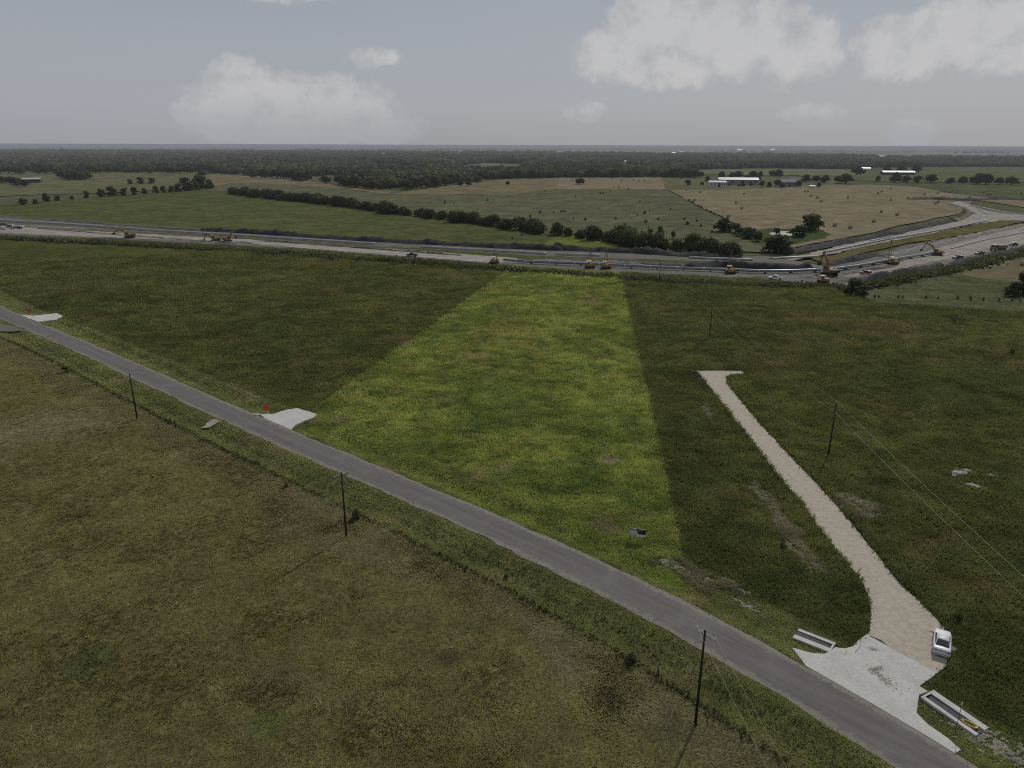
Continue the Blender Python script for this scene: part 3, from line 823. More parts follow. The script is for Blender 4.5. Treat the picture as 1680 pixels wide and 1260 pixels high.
far('tan_paddock', [(1555, 445), (1600, 432), (1690, 414), (1900, 430), (1900, 462), (1700, 466), (1620, 458)], 0.05, dict(HAY, a=(.15, .128, .078), b=(.17, .145, .088)), seed=5)
# clearings inside the woods
for i, px in enumerate([[(745, 281), (855, 282), (860, 271), (800, 268), (755, 272)], [(850, 276), (970, 277), (1055, 276), (1050, 271), (900, 271)], [(1090, 284), (1250, 288), (1420, 287), (1420, 277), (1250, 276), (1110, 279)],
                        [(430, 266), (520, 268), (525, 264.5), (440, 263)], [(600, 277), (690, 281), (700, 276), (610, 273)], [(1130, 264), (1230, 266), (1240, 262), (1140, 260.5)], [(1340, 266), (1420, 268), (1430, 263.5), (1350, 262)], [(250, 272), (310, 273), (315, 269.5), (255, 269)], [(75, 261), (112, 261), (112, 257), (75, 257)], [(175, 260), (197, 259), (197, 256), (175, 257)], [(560, 261), (600, 261), (600, 257), (560, 257)], [(1015, 276), (1060, 282), (1066, 280), (1030, 271), (1022, 266)]]):
    far('clearing', px, 0.06, dict(MEADOW, a=(.14, .15, .08), b=(.16, .16, .09), c=(.12, .13, .07)), 40, 3, 20 + i)
# hazy farmland strips beyond the woods
far('distant_plain', [(-400, 251.5), (840, 252), (2100, 258), (2100, 242.5), (840, 241.5), (-400, 240.5)], 0.02, dict(MEADOW, a=(.19, .185, .125), b=(.24, .22, .15), c=(.13, .14, .09), d=(.29, .25, .18), s=9.0, fine=.04), 300, 5, 39)
for i, (x0, x1, y0, y1, P) in enumerate([(-100, 420, 241.5, 246.5, TANP), (380, 640, 243.5, 247.5, HAY), (620, 1100, 242.0, 246.0, MEADOW), (1250, 1500, 246, 252, MEADOW), (1480, 1800, 243, 249, MEADOW), (1000, 1300, 243.5, 246.0, TANP)]):
    far('distant_field', [(x0, y0), ((x0 + x1) / 2, y0 - .4), (x1, y0), (x1, y1), ((x0 + x1) / 2, y1 + .3), (x0, y1)], 0.1, P, 150, 5, 40 + i)

# ------------------------------------------------------------------ pipeline work corridor: bare soil, tracks, spoil banks
M_TRACK = track_mat('scraped_limestone_track', (0.350, 0.310, 0.272), (0.265, 0.228, 0.198), (0.140, 0.114, 0.094), R(-24))
M_TRACK2 = track_mat('scraped_limestone_branch', (0.300, 0.262, 0.228), (0.220, 0.186, 0.160), (0.112, 0.090, 0.074), R(40))
M_STRIP = aggregate_mat('disturbed_topsoil', (0.130, 0.116, 0.098), (0.090, 0.084, 0.064), (0.060, 0.064, 0.036), 0.3, 0.9, 0.3)
M_SPOIL = aggregate_mat('black_clay_spoil', (0.026, 0.023, 0.024), (0.042, 0.038, 0.037), (0.016, 0.015, 0.015), 0.6, 0.8, 0.4)
M_SPOILG = aggregate_mat('brown_clay_spoil', (0.120, 0.102, 0.088), (0.085, 0.074, 0.064), (0.045, 0.04, 0.04), 0.5, 0.7, 0.4)
sheet('work_corridor', GL([(-300, 341), (0, 353), (200, 372), (420, 384), (640, 397), (840, 406), (1000, 411), (1200, 420), (1270, 422), (1345, 436), (1400, 425), (1525, 397), (1610, 380), (1690, 366), (1900, 335), (1900, 376), (1690, 407), (1620, 423), (1550, 437), (1500, 452), (1440, 470), (1400, 472), (1330, 465), (1250, 462), (1130, 458), (1000, 450), (860, 442), (640, 425), (420, 405), (200, 393), (0, 386), (-300, 376)]), 0.10, M_STRIP, 6, 1.0, 12)
far('corridor_grass', [(640, 405), (760, 412), (860, 419), (1000, 424), (1130, 428), (1260, 431), (1300, 433), (1290, 436), (1180, 436), (1060, 432), (900, 428), (780, 421), (660, 411)], 0.14, dict(OLIVE, a=(.085, .088, .036), b=(.10, .10, .045), c=(.12, .11, .06), s=.6), 4, .8, 71)
far('corridor_grass', [(40, 371), (200, 379), (400, 390), (560, 400), (640, 406), (620, 407), (540, 402), (400, 393), (200, 382), (40, 373)], 0.18, dict(OLIVE, a=(.10, .10, .055), b=(.13, .12, .075), s=.6), 4, .6, 72)
sheet('haul_track', GL([(-300, 350), (0, 368), (120, 374), (260, 383), (420, 391), (640, 409), (770, 418), (845, 424), (850, 433), (800, 431), (640, 419), (420, 401), (220, 391), (120, 388), (0, 382), (-300, 372)]), 0.15, M_TRACK, 5, 0.7, 13)
sheet('haul_track', GL([(1505, 418), (1550, 404), (1610, 388), (1690, 370), (1900, 338), (1900, 360), (1690, 398), (1640, 408), (1580, 422), (1530, 430), (1470, 444), (1400, 456), (1380, 454), (1440, 438)]), 0.15, M_TRACK2, 5, 0.7, 14)
sheet('haul_track', GL([(1285, 424), (1330, 415), (1380, 403), (1440, 389), (1500, 374), (1560, 361), (1600, 350), (1560, 333), (1575, 330), (1610, 342), (1660, 349), (1800, 358), (1800, 372), (1690, 362), (1640, 362), (1590, 370), (1520, 385), (1440, 400), (1360, 418), (1300, 428)]), 0.17, M_TRACK2, 5, 0.7, 15)

def mound(name, pts, width, height, mat, seed=1, step=1.4, rough=.6):
    line = smooth_line(pts, step)
    P = np.array(line); T = np.gradient(P, axis=0); T /= np.linalg.norm(T, axis=1)[:, None]
    N = np.stack([-T[:, 1], T[:, 0]], 1)
    nc = 11
    V = []
    n = len(P)
    for i in range(n):
        endf = min(1, min(i, n - 1 - i) / 4.0)
        wv = width * (.75 + .5 * vn(i * step, 0, 14, seed)) * (.4 + .6 * endf)
        hv = height * (.55 + .8 * vn(i * step, 0, 9, seed + 1)) * endf
        for k in range(nc):
            u = k / (nc - 1) * 2 - 1
            x, y = P[i] + N[i] * u * wv / 2
            z = hv * max(0, 1 - abs(u) ** 1.5) * (1 - rough / 2 + rough * vn(x, y, 1.9, seed + 2)) + (rough * .8 * (vn(x, y, 1.1, seed + 3) - .4) * endf if 0 < k < nc - 1 else 0)
            V.append((x, y, z if 0 < k < nc - 1 else 0.0))
    Fc = [(i * nc + k, (i + 1) * nc + k, (i + 1) * nc + k + 1, i * nc + k + 1) for i in range(n - 1) for k in range(nc - 1)]
    o = link(name, np_mesh(name, V, Fc), mat); o['kind'] = 'structure'
    return o
mound('spoil_bank', GL([(-200, 346), (0, 355), (120, 364), (260, 373), (380, 379)]), 8, 1.0, M_SPOILG, 21)
mound('spoil_bank', GL([(330, 378), (420, 383), (540, 391), (640, 397), (740, 402), (840, 407), (930, 411)]), 9, 2.6, M_SPOIL, 22)
mound('spoil_bank', GL([(900, 409), (1000, 413), (1080, 417), (1140, 421), (1210, 424)]), 9, 3.0, M_SPOIL, 23)
mound('spoil_bank', GL([(1120, 440), (1180, 437), (1260, 441), (1340, 442)]), 8, 2.6, M_SPOIL, 24)
mound('spoil_bank', GL([(1350, 437), (1385, 430), (1425, 421), (1440, 416)]), 6, 2.2, M_SPOIL, 25)
mound('spoil_bank', GL([(1290, 417), (1340, 406), (1400, 396), (1450, 387), (1510, 374), (1565, 362)]), 8, 2.4, M_SPOIL, 26)
mound('spoil_bank', GL([(1492, 327), (1530, 327), (1580, 329), (1640, 327), (1690, 329)]), 12, 2.5, M_SPOIL, 27)
mound('spoil_bank', GL([(1540, 314), (1600, 321), (1660, 327)]), 8, 1.8, M_SPOIL, 28)
mound('spoil_bank', GL([(1395, 466), (1440, 458), (1500, 446), (1545, 436)]), 6, 2.0, M_SPOIL, 29)
mound('spoil_bank', GL([(1375, 463), (1400, 460), (1425, 455)]), 6, 1.6, M_SPOILG, 30)
mound('spoil_bank', GL([(880, 425), (960, 428), (1080, 434), (1130, 437)]), 5, 1.0, M_SPOILG, 31)
mound('spoil_bank', GL([(1440, 422), (1500, 405), (1560, 393)]), 6, 1.4, M_SPOILG, 33)
M_PALE = aggregate_mat('pale_trench_spoil', (0.250, 0.222, 0.200), (0.180, 0.158, 0.140), (0.100, 0.086, 0.076), 0.7, 0.8, 0.4)
mound('spoil_bank', GL([(1450, 420), (1490, 411), (1530, 402), (1600, 386), (1680, 370)]), 5, 1.3, M_PALE, 34)
mound('spoil_bank', GL([(1170, 455), (1230, 456), (1300, 456), (1350, 456)]), 4, .9, M_PALE, 35)
mound('spoil_bank', GL([(870, 428), (930, 430.5), (1000, 433), (1060, 436)]), 5, 1.3, M_PALE, 36)
mound('spoil_bank', GL([(60, 375), (200, 386), (330, 396), (420, 400)]), 3, .8, M_PALE, 37)
mound('spoil_bank', GL([(1560, 435), (1620, 421), (1690, 405), (1760, 388)]), 5, 1.5, M_SPOIL, 38)
mound('spoil_bank', GL([(1380, 452), (1430, 443), (1470, 437)]), 3, .9, M_SPOILG, 39)
mound('spoil_bank', GL([(430, 396), (520, 402), (640, 411), (760, 420)]), 3, .7, M_SPOILG, 40)
mound('spoil_bank', GL([(1600, 341), (1640, 349), (1690, 353)]), 5, .9, M_SPOILG, 41)
mound('spoil_bank', GL([(1565, 364), (1590, 352), (1580, 342), (1556, 336)]), 5, 1.2, M_SPOILG, 42)

# ------------------------------------------------------------------ pipe strings
far('grass_plot', [(925, 384), (1001, 394), (1004, 408), (960, 409.5), (880, 405.5), (905, 393)], 0.03, PLOT, 6, .6, 81)
M_PIPE = simple('epoxy_coated_pipe', (0.17, 0.22, 0.22), 0.32, 0.0, 0.12, 0.6, 0.5)
M_PIPEW = simple('primed_steel_pipe', (0.40, 0.40, 0.39), 0.4, 0.0, 0.10, 0.6, 0.4)
M_WOODSK = simple('timber_skid', (0.16, 0.12, 0.08), 0.9, 0, 0.3, 1.5)
M_BAND = simple('bare_weld_joint', (0.55, 0.56, 0.55), 0.45, 0.1, 0.1, 1.0)
def pipe(pts, r, z, mat, label, joint=12.0, skids=False, group='pipe strings laid out along the trench'):
    line = smooth_line(pts, 4.0)
    bm = bmesh.new(); seg = 12
    prev = None
    P = [Vector((p[0], p[1], z)) for p in line]
    for i, p in enumerate(P):
        d = (P[min(i + 1, len(P) - 1)] - P[max(i - 1, 0)]).normalized()
        s = Vector((-d.y, d.x, 0)); up = Vector((0, 0, 1))
        ring = [bm.verts.new(p + (s * math.cos(a) + up * math.sin(a)) * r) for a in [2 * PI * k / seg for k in range(seg)]]
        if prev:
            for k in range(seg):
                bm.faces.new((prev[k], prev[(k + 1) % seg], ring[(k + 1) % seg], ring[k]))
        prev = ring
        if i in (0, len(P) - 1): bm.faces.new(ring)
    o = link('pipe_string', bm_mesh(bm, 'pipe_string', True), mat)
    tag(o, label, 'pipe', group)
    if not skids: return o
    acc = 0.0; nxt = joint
    for a, b in zip(P[:-1], P[1:]):
        L = (b - a).length
        while acc + L >= nxt:
            q = a + (b - a) * ((nxt - acc) / L); d = (b - a).normalized()
            MB().tube(q - d * .18, q + d * .18, r * 1.025, seg=12).build('weld_joint', M_BAND, o)
            s = Vector((-d.y, d.x, 0)); low = Vector((0, 0, -z + (z - r) / 2))
            MB().bar(q + d * 3 - s * 1.3 + low, q + d * 3 + s * 1.3 + low, .5, z - r).build('timber_skid', M_WOODSK, o)
            nxt += joint
        acc += L
    return o
pipe(GL([(826, 430), (865, 433), (960, 436.5), (1080, 442.5), (1200, 447), (1260, 449), (1345, 447)]), .62, 1.25, M_PIPE, 'long pale teal welded pipe string held low over the trench behind the meadow', 12, True)
pipe(GL([(1352, 447), (1400, 441), (1450, 432), (1500, 423.5), (1536, 418)]), .62, 1.25, M_PIPE, 'pale teal welded pipe string climbing right from the big raised excavator', 12, True)
pipe(GL([(-120, 352), (0, 363), (120, 370), (260, 380), (420, 389.5), (520, 396), (615, 402)]), .55, .95, M_PIPEW, 'very long whitish pipe string along the pale haul track at far left')
pipe(GL([(690, 406.5), (770, 411), (845, 415), (897, 418)]), .50, .8, M_PIPEW, 'whitish pipe string left of the bare gap in the row before the black spoil bank')
pipe(GL([(911, 418.5), (985, 421)]), .50, .8, M_PIPEW, 'short whitish pipe string right behind the two yellow pipelayers')
pipe(GL([(1130, 424), (1235, 428)]), .50, .6, M_PIPEW, 'whitish pipe length lying at the foot of the black spoil bank right of centre')
pipe(GL([(1262, 425.5), (1342, 422.5)]), .45, .6, M_PIPEW, 'whitish pipe length just left of the raised excavator arm')
pipe(GL([(1357, 414.5), (1428, 399.5), (1468, 391.5)]), .45, .7, M_PIPEW, 'whitish pipe string on the far branch, front one of the close pair')
pipe(GL([(1428, 397), (1462, 389.5)]), .45, .7, M_PIPEW, 'short whitish pipe length on the far branch, rear one of the close pair')
pipe(GL([(1472, 391), (1538, 379.5), (1620, 363)]), .45, .7, M_PIPEW, 'thin whitish pipe string running up the far branch towards the turning area')
pipe(GL([(1604, 344), (1622, 352)]), .5, .6, M_PIPEW, 'white pipe length on the pale turning area at far right')
pipe(GL([(1590, 337), (1652, 350)]), .4, .6, M_PIPEW, 'thin dark-shadowed pipe along the rear edge of the turning area')
pipe(GL([(1560, 409), (1605, 397), (1680, 382), (1760, 366)]), .35, .5, M_PIPEW, 'thin pipe string on the haul track behind the parked trucks')

# ------------------------------------------------------------------ trees
def leaf_mat(name, lo, hi, gain=1.0):
    m, t = new_mat(name)
    at = t.n('ShaderNodeAttribute', attribute_name='gc')
    sep = t.n('ShaderNodeSeparateColor', inp={0: at.outputs['Color']})
    oi = t.n('ShaderNodeObjectInfo')
    f = t.math('ADD', t.math('MULTIPLY', sep.outputs[0], .7), t.math('MULTIPLY', oi.outputs['Random'], .3))
    c = t.mix(f, lo, hi)
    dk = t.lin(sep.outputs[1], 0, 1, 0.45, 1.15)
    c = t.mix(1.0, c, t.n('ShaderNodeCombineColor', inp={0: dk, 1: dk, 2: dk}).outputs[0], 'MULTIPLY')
    ov = t.n('ShaderNodeAttribute', attribute_name='onrm').outputs['Vector']
    wv = t.n('ShaderNodeVectorTransform', vector_type='NORMAL', convert_from='OBJECT', convert_to='WORLD', inp={0: ov}).outputs[0]
    nr = t.n('ShaderNodeNewGeometry').outputs['Normal']
    nrm = t.vm('NORMALIZE', t.vm('ADD', t.scale(nr, 0.5), t.scale(wv, 0.8)))
    df = diffuse(t, c, nrm)
    tr = t.n('ShaderNodeBsdfTranslucent', inp={0: c}).outputs[0]
    return finish(m, t, t.n('ShaderNodeMixShader', inp={0: 0.28, 1: df, 2: tr}).outputs[0])
L_OAK = leaf_mat('dark_oak_leaves', (0.062, 0.074, 0.038), (0.125, 0.135, 0.066))
L_MESQ = leaf_mat('mesquite_leaves', (0.078, 0.094, 0.042), (0.140, 0.155, 0.068))
L_FOREST = leaf_mat('distant_woodland_leaves', (0.046, 0.056, 0.034), (0.150, 0.156, 0.088))
L_WEED = leaf_mat('tall_weed_leaves', (0.085, 0.098, 0.044), (0.165, 0.175, 0.080))
M_BARK = simple('grey_brown_bark', (0.085, 0.068, 0.052), 0.95, 0, 0.35, 2.0, 0.1)
M_DEAD = simple('bare_dead_wood', (0.14, 0.115, 0.09), 0.95, 0, 0.3, 3.0, 0.1)

def clump_quads(C, Rr, n, size, rs, squash=.8):
    """n leaf-clump faces over lobes with centres C and radii Rr; returns V, F, gc, onrm"""
    li = rs.choice(len(C), n, p=(Rr ** 2) / (Rr ** 2).sum())
    d = rs.normal(0, 1, (n, 3)); d /= np.linalg.norm(d, axis=1)[:, None]
    d[:, 2] = np.where(d[:, 2] < -.45, -d[:, 2], d[:, 2])
    rad = Rr[li] * rs.uniform(.62, 1.08, n)
    P = C[li] + d * rad[:, None] * np.array([1, 1, squash])
    nn = d + rs.normal(0, .55, (n, 3)); nn /= np.linalg.norm(nn, axis=1)[:, None]
    up = rs.normal(0, 1, (n, 3))
    u = np.cross(nn, up); u /= np.linalg.norm(u, axis=1)[:, None]
    v = np.cross(nn, u)
    s = size * rs.uniform(.55, 1.35, n)
    V = np.empty((n, 4, 3))
    for k, (a, b) in enumerate(((-1, -.7), (1, -.55), (.75, .8), (-.8, .65))):
        V[:, k] = P + u * (a * s * rs.uniform(.7, 1.2, n))[:, None] + v * (b * s * rs.uniform(.7, 1.2, n))[:, None]
    zmin, zmax = P[:, 2].min(), P[:, 2].max()
    cen = np.array([C[:, 0].mean(), C[:, 1].mean(), zmin])
    on = P - cen; on /= np.linalg.norm(on, axis=1)[:, None] + 1e-6
    gc = np.ones((n, 4, 4)); gc[:, :, 0] = rs.random(n)[:, None]
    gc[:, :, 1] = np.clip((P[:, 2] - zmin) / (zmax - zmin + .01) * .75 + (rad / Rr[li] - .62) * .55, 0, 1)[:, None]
    return V.reshape(-1, 3), np.arange(n * 4).reshape(n, 4), gc.reshape(-1, 4), np.repeat(on, 4, 0)

def tree_meshes(seed, h=8.0, w=7.0, n=420, size=.55, lobes=9, low=.22, squash=.85):
    rs = np.random.default_rng(seed)
    C, Rr = [], []
    for i in range(lobes):
        a = rs.random() * 2 * PI; q = rs.random() ** .6
        z = h * rs.uniform(low + .2, .82)
        sp = 1 - .55 * max(0, (z / h - .45) / .4)
        C.append((math.cos(a) * q * w * .32 * sp, math.sin(a) * q * w * .32 * sp, z)); Rr.append(w * rs.uniform(.17, .28))
    C.append((0, 0, h * .72)); Rr.append(w * .26)
    C, Rr = np.array(C), np.array(Rr)
    V, Fc, gc, on = clump_quads(C, Rr, n, size, rs, squash)
    V[:, 2] = np.maximum(V[:, 2], .25)
    crown = np_mesh('crown', V, Fc, {'gc': gc}, False, {'onrm': on})
    b = MB()
    b.tube((0, 0, -.1), (0, 0, h * .3), w * .035 + .05, w * .026 + .03, 8)
    for i in range(min(6, lobes)):
        b.tube((0, 0, h * rs.uniform(.18, .3)), tuple(C[i] * np.array([.9, .9, .92])), w * .018 + .02, .03, 6)
    trunk = bm_mesh(b.bm, 'trunk')
    return crown, trunk

PROTO = {}
def proto(kind, seeds, leafm, barkm=None, **kw):
    L = []
    for s in seeds:
        c, tk = tree_meshes(s, **kw)
        c.materials.append(leafm); tk.materials.append(barkm or M_BARK)
        L.append((c, tk))
    PROTO[kind] = L
proto('oak', range(1, 6), L_OAK, h=8, w=9, n=620, size=.55, lobes=14, low=-.08)
proto('hedge', range(11, 17), L_OAK, h=8, w=8.5, n=560, size=.55, lobes=14, low=-.17)
proto('wide', range(41, 47), L_OAK, h=8, w=14, n=900, size=.58, lobes=24, low=-.17)
proto('mesq', range(21, 25), L_MESQ, h=6, w=6.8, n=480, size=.42, lobes=11, low=-.10)
proto('shrub', range(31, 35), L_MESQ, h=2.2, w=2.8, n=260, size=.20, lobes=7, low=-.15)
_trk = 0
def tree(kind, x, y, h, label, name='tree', cat='tree', group=None, wf=1.0, seed=None, z=0.0):
    global _trk
    rr = random.Random(_trk * 13 + 5 if seed is None else seed); _trk += 1
    c, tk = rr.choice(PROTO[kind])
    base = {'wide': 8, 'oak': 8, 'hedge': 8, 'mesq': 6, 'shrub': 2.2}[kind]
    o = empty(name, (x, y, z), rr.uniform(0, 6.28))
    s = h / base
    o.scale = (s * wf * rr.uniform(.9, 1.12), s * wf * rr.uniform(.9, 1.12), s)
    tag(o, label, cat, group)
    for nm, me in (('crown', c), ('trunk', tk)):
        ch = bpy.data.objects.new(nm, me); COL.objects.link(ch); ch.parent = o
    return o

def resample(line, gap):
    L = np.array(line); s = np.concatenate([[0], np.cumsum(np.linalg.norm(np.diff(L, axis=0), axis=1))])
    q = np.linspace(0, s[-1], max(2, int(s[-1] / gap) + 1))
    return list(zip(np.interp(q, s, L[:, 0]), np.interp(q, s, L[:, 1])))
def row(pts, gap, h, kind, label, group, seed, width=2.0, wf=1.0, hv=.22, name='tree', cat='tree', skip=0.0):
    rr = random.Random(seed)
    line = resample(smooth_line(GL(pts), 4.0), gap)
    n = 0
    for x, y in line:
        if rr.random() < skip: continue
        hh = h * (1 + rr.uniform(-hv, hv)) * (.8 + .4 * vn(x, y, 30, seed))
        tree(kind, x + rr.gauss(0, width), y + rr.gauss(0, width), hh, label, name, cat, group, wf, seed=rr.randrange(10 ** 6)); n += 1
    return n
# long hedgerow behind the trench
nt = row([(378, 317), (430, 324), (500, 331), (560, 338), (640, 350)], 6.2, 6.6, 'wide', 'dark bushy tree in the left half of the long hedgerow behind the trench', 'trees of the long hedgerow, left half', 51, 2.6, 1.15, hv=.3)
nt += row([(640, 350), (700, 357), (780, 368), (850, 377), (895, 384)], 5.6, 6.2, 'wide', 'dark bushy tree in the middle stretch of the long hedgerow behind the trench', 'trees of the long hedgerow, middle stretch', 52, 2.8, 1.1, hv=.4, skip=.08)
nt += row([(925, 386), (985, 395), (1005, 398), (1060, 407), (1120, 413), (1196, 422)], 5.0, 6.6, 'wide', 'dense dark tree at the right end of the long hedgerow by the black spoil', 'trees of the long hedgerow, right end', 53, 2.4, .95, hv=.4)
for px, py, h in ((1083, 381, 7.0), (1066, 383, 6.0), (1104, 384, 5.0)):
    tree('mesq', *G(px, py + 8), h, 'thin pale-green tree rising just behind the right end of the hedgerow', group='thin trees behind the hedgerow', wf=.7)
# bushes at far left
for i, (px, py, h, wf) in enumerate([(37, 336, 6.5, 1.3), (57, 335, 5, 1.2), (76, 331, 9, .9), (95, 329, 5, 1.4), (119, 327, 4, 1.1), (142, 325, 7.5, .9), (165, 323, 9, 1.0)]):
    tree('hedge', *G(px, py), h, ['wide low dark bush, leftmost of the row on the left meadow', 'small round bush right of the leftmost bush', 'tall narrow bush third from left on the meadow', 'low spreading bush between two tall narrow ones', 'smallest round bush in the row on the left meadow', 'narrow upright bush left of the big clump on the meadow', 'tall leafy bush touching the left end of the dark clump'][i], 'bush', 'bush', None, wf)
row([(183, 322), (204, 321), (224, 320)], 9, 10, 'hedge', 'big dark tree in the first clump of the left meadow row', 'trees of the left clump', 61, 1, 1.1)
row([(236, 318), (256, 317)], 9, 9, 'hedge', 'dark tree in the second clump of the left meadow row', 'trees of the second left clump', 62, 1, 1.1)
row([(268, 316), (300, 314), (318, 311)], 10, 9, 'hedge', 'dark tree in the third clump of the left meadow row', 'trees of the third left clump', 63, 1, 1.1)
row([(308, 309), (342, 310)], 11, 13, 'hedge', 'tall dark tree in the clump at the right end of the left row', 'trees of the fourth left clump', 64, 2, 1.1)
row([(213, 302), (248, 301)], 12, 8, 'hedge', 'low dark tree behind the left meadow row', 'trees behind the left row', 65, 2, 1.2)
row([(100, 292), (125, 296), (142, 293)], 14, 12, 'oak', 'dark tree beside the low shed at far left', 'trees beside the far left shed', 66, 6, 1.2)
row([(-40, 303), (8, 300), (30, 306)], 16, 9, 'oak', 'dark tree left of the low shed at the far left edge', 'trees left of the far shed', 67, 6, 1.2)
tree('oak', *G(332, 290), 11, 'single round oak standing alone on the tan rise at left', 'oak_tree', wf=1.5)
tree('oak', *G(493, 298), 6, 'low lone bush on the tan rise behind the hedgerow', 'bush', 'bush', wf=1.6)
tree('oak', *G(951, 303), 10, 'lone round oak standing in the tan stubble field behind the pasture', 'oak_tree', wf=1.2)
for px in (755, 768): tree('oak', *G(px, 305.5), 7.5, 'low wide oak of the pair in front of the dark wood', 'oak_tree', group='pair of low oaks', wf=1.3)
tree('oak', *G(783, 299.5), 9, 'dark oak just right of the pair of low oaks', 'oak_tree', wf=1.4)
tree('oak', *G(833, 304), 6, 'small lone tree on the tan strip before the dark wood', 'tree', wf=.9)
# around the pond
for px, py, h, wf, lb in ((1188, 380, 9, 1.0, 'leafy tree left of the pond, at the corner of the hay field'), (1206, 382, 6, 1.1, 'round bush beside the leafy corner tree'), (1225, 391, 7, 1.1, 'round tree left of the pond on the bank'), (1243, 396, 6, 1.0, 'low tree on the bank just left of the pond'),
                       (1262, 413, 8, 1.1, 'dark bushy tree nearest the trench below the pond'), (1280, 414, 9, 1.0, 'dark tree right of the bushy one below the pond'), (1314, 389, 7, 1.2, 'shorter dark tree on the right bank of the pond'), (1331, 379, 10.5, 1.15, 'tallest dark tree on the right bank of the pond'), (1343, 377, 6, 1.0, 'small tree tucked behind the tallest pond tree'), (1274, 384, 4, 1.0, 'small bush at the front edge of the pond'), (1301, 388, 5, 1.1, 'low bush between the pond and the dark tree'), (1215, 387, 5, 1.2, 'spreading bush in the row leading to the pond')):
    tree('hedge' if h > 6.5 else 'mesq', *G(px, py), h * 1.05, lb, wf=wf * 1.25)
# right foreground trees
tree('hedge', *G(1398, 482), 6, 'dark green bush at the corner where the weed strip ends', 'bush', 'bush', wf=1.1)
tree('hedge', *G(1415, 486), 4.6, 'lower bush right of the corner bush by the weed strip', 'bush', 'bush', wf=1.1)
for px, py, h in ((1662, 486, 6.0), (1682, 482, 9), (1700, 487, 8)):
    tree('hedge', *G(px, py), h, {1662: 'low dark tree at the front left of the clump on the right edge', 1682: 'tall dark tree in the clump on the right edge', 1700: 'dark tree half cut off by the right edge'}[px], wf=1.0)
# low shrub line across the right pasture
row([(1430, 489), (1500, 489), (1560, 491), (1620, 493), (1700, 497)], 2.4, 1.2, 'shrub', 'small dark shrub in the straight fence line across the right pasture', 'shrubs of the right fence line', 71, .4, .8, name='shrub', cat='shrub', skip=.3)
# shrubs on the grey pasture
for i, (px, py) in enumerate([(886, 350), (921, 348.5), (926, 348), (1058, 351), (894, 314), (1001, 315), (1025, 372), (1122, 361), (1143, 364), (985, 319), (990, 318), (944, 323), (1128, 369), (1080, 361), (1100, 345), (1060, 366), (800, 330), (810, 329), (730, 334), (745, 335), (1010, 360), (960, 362), (1150, 372), (1168, 382), (870, 357)]):
    tree('shrub', *G(px, py), 1.8 if i % 3 else 2.4, 'small dark shrub dotted over the grey-green pasture behind the hedgerow', 'shrub', 'shrub', 'shrubs dotted over the grey pasture', wf=1.1)
for i in range(34):
    rr = random.Random(900 + i); px, py = rr.uniform(840, 1170), rr.uniform(322, 392)
    if px > 1060 + (py - 320) * 1.5: continue
    tree('shrub', *G(px, py), rr.uniform(.9, 1.6), 'small dark shrub dotted over the grey-green pasture behind the hedgerow', 'shrub', 'shrub', 'shrubs dotted over the grey pasture')
# fence-line bushes
row([(1128, 329), (1160, 347), (1190, 362)], 16, 2.0, 'shrub', 'low bush along the fence between grey pasture and hay field', 'bushes along the hay field fence', 72, .6, 1.0, name='bush', cat='bush', skip=.3)
# roadside bushes near the camera
for px, py, h, lb in ((109, 611, 1.8, 'round dark bush on the roadside bank at far left'), (584, 852, 1.6, 'small dark bush just right of the middle roadside pole'), (1036, 1088, 1.3, 'little dark bush left of the lone fence post'), (830, 950, .8, 'low grey-green weed clump on the bank below the road'), (470, 800, .8, 'low weed clump on the bank left of the middle pole'),
                      (1660, 582, 1.6, 'small round bush on the field boundary at right'), (1568, 1018, 1.2, 'tuft of weeds beside the parked car'), (1285, 900, 1.0, 'weed clump on the ditch bank left of the driveway')):
    x, y = G(px, py); z = float(zground(x, y))
    x, y = G(px, py, z)
    tree('shrub', x, y, h, lb, 'bush', 'bush', z=z)
# farm trees
for px, py, h, wf in ((1128, 305, 9, 1.1), (1152, 304, 5, 1.4), (1160, 298, 9, 1.2), (1118, 293, 8, 1.2), (1228, 299, 11, 1.1), (1243, 299, 11, 1.0), (1250, 307, 9, .9), (1262, 308, 8, 1.0), (1275, 306, 10, 1.0), (1283, 309, 7, 1), (1219, 306, 5, 1.2), (1232, 305, 4, 1.2), (1310, 307, 9, .8), (1343, 308, 7, .9), (1352, 301, 4, 1.2), (1197, 305, 4, 1.2), (1212, 306, 3.5, 1.2)):
    tree('oak', *G(px, py), h, 'dark yard tree standing around the farm buildings on the hay field edge', group='yard trees around the farm', wf=wf)
nf = row([(1325, 299), (1345, 299), (1385, 301)], 15, 13, 'oak', 'dark tree in the line behind the hay field right of the farm', 'tree line right of the farm', 81, 4, 1.2)
nf += row([(1395, 296), (1470, 299)], 26, 8, 'oak', 'small tree in the sparse line across the green fields', 'sparse line on the green fields', 82, 4, 1.0, skip=.2)
nf += row([(1465, 300), (1530, 301), (1590, 302), (1690, 304)], 17, 13, 'oak', 'dark tree in the hedgerow crossing the green fields at far right', 'far right hedgerow', 83, 5, 1.25)
nf += row([(1405, 287), (1415, 287)], 20, 12, 'oak', 'round tree left of the long white-roofed shed', 'trees left of the white-roofed shed', 84, 3, 1.3)
nf += row([(1450, 282), (1500, 283)], 24, 16, 'oak', 'dark tree right behind the long white-roofed shed', 'trees behind the white-roofed shed', 85, 5, 1.3)
print('row trees', nt, nf, len([o for o in bpy.data.objects if o.get('category') == 'tree']))
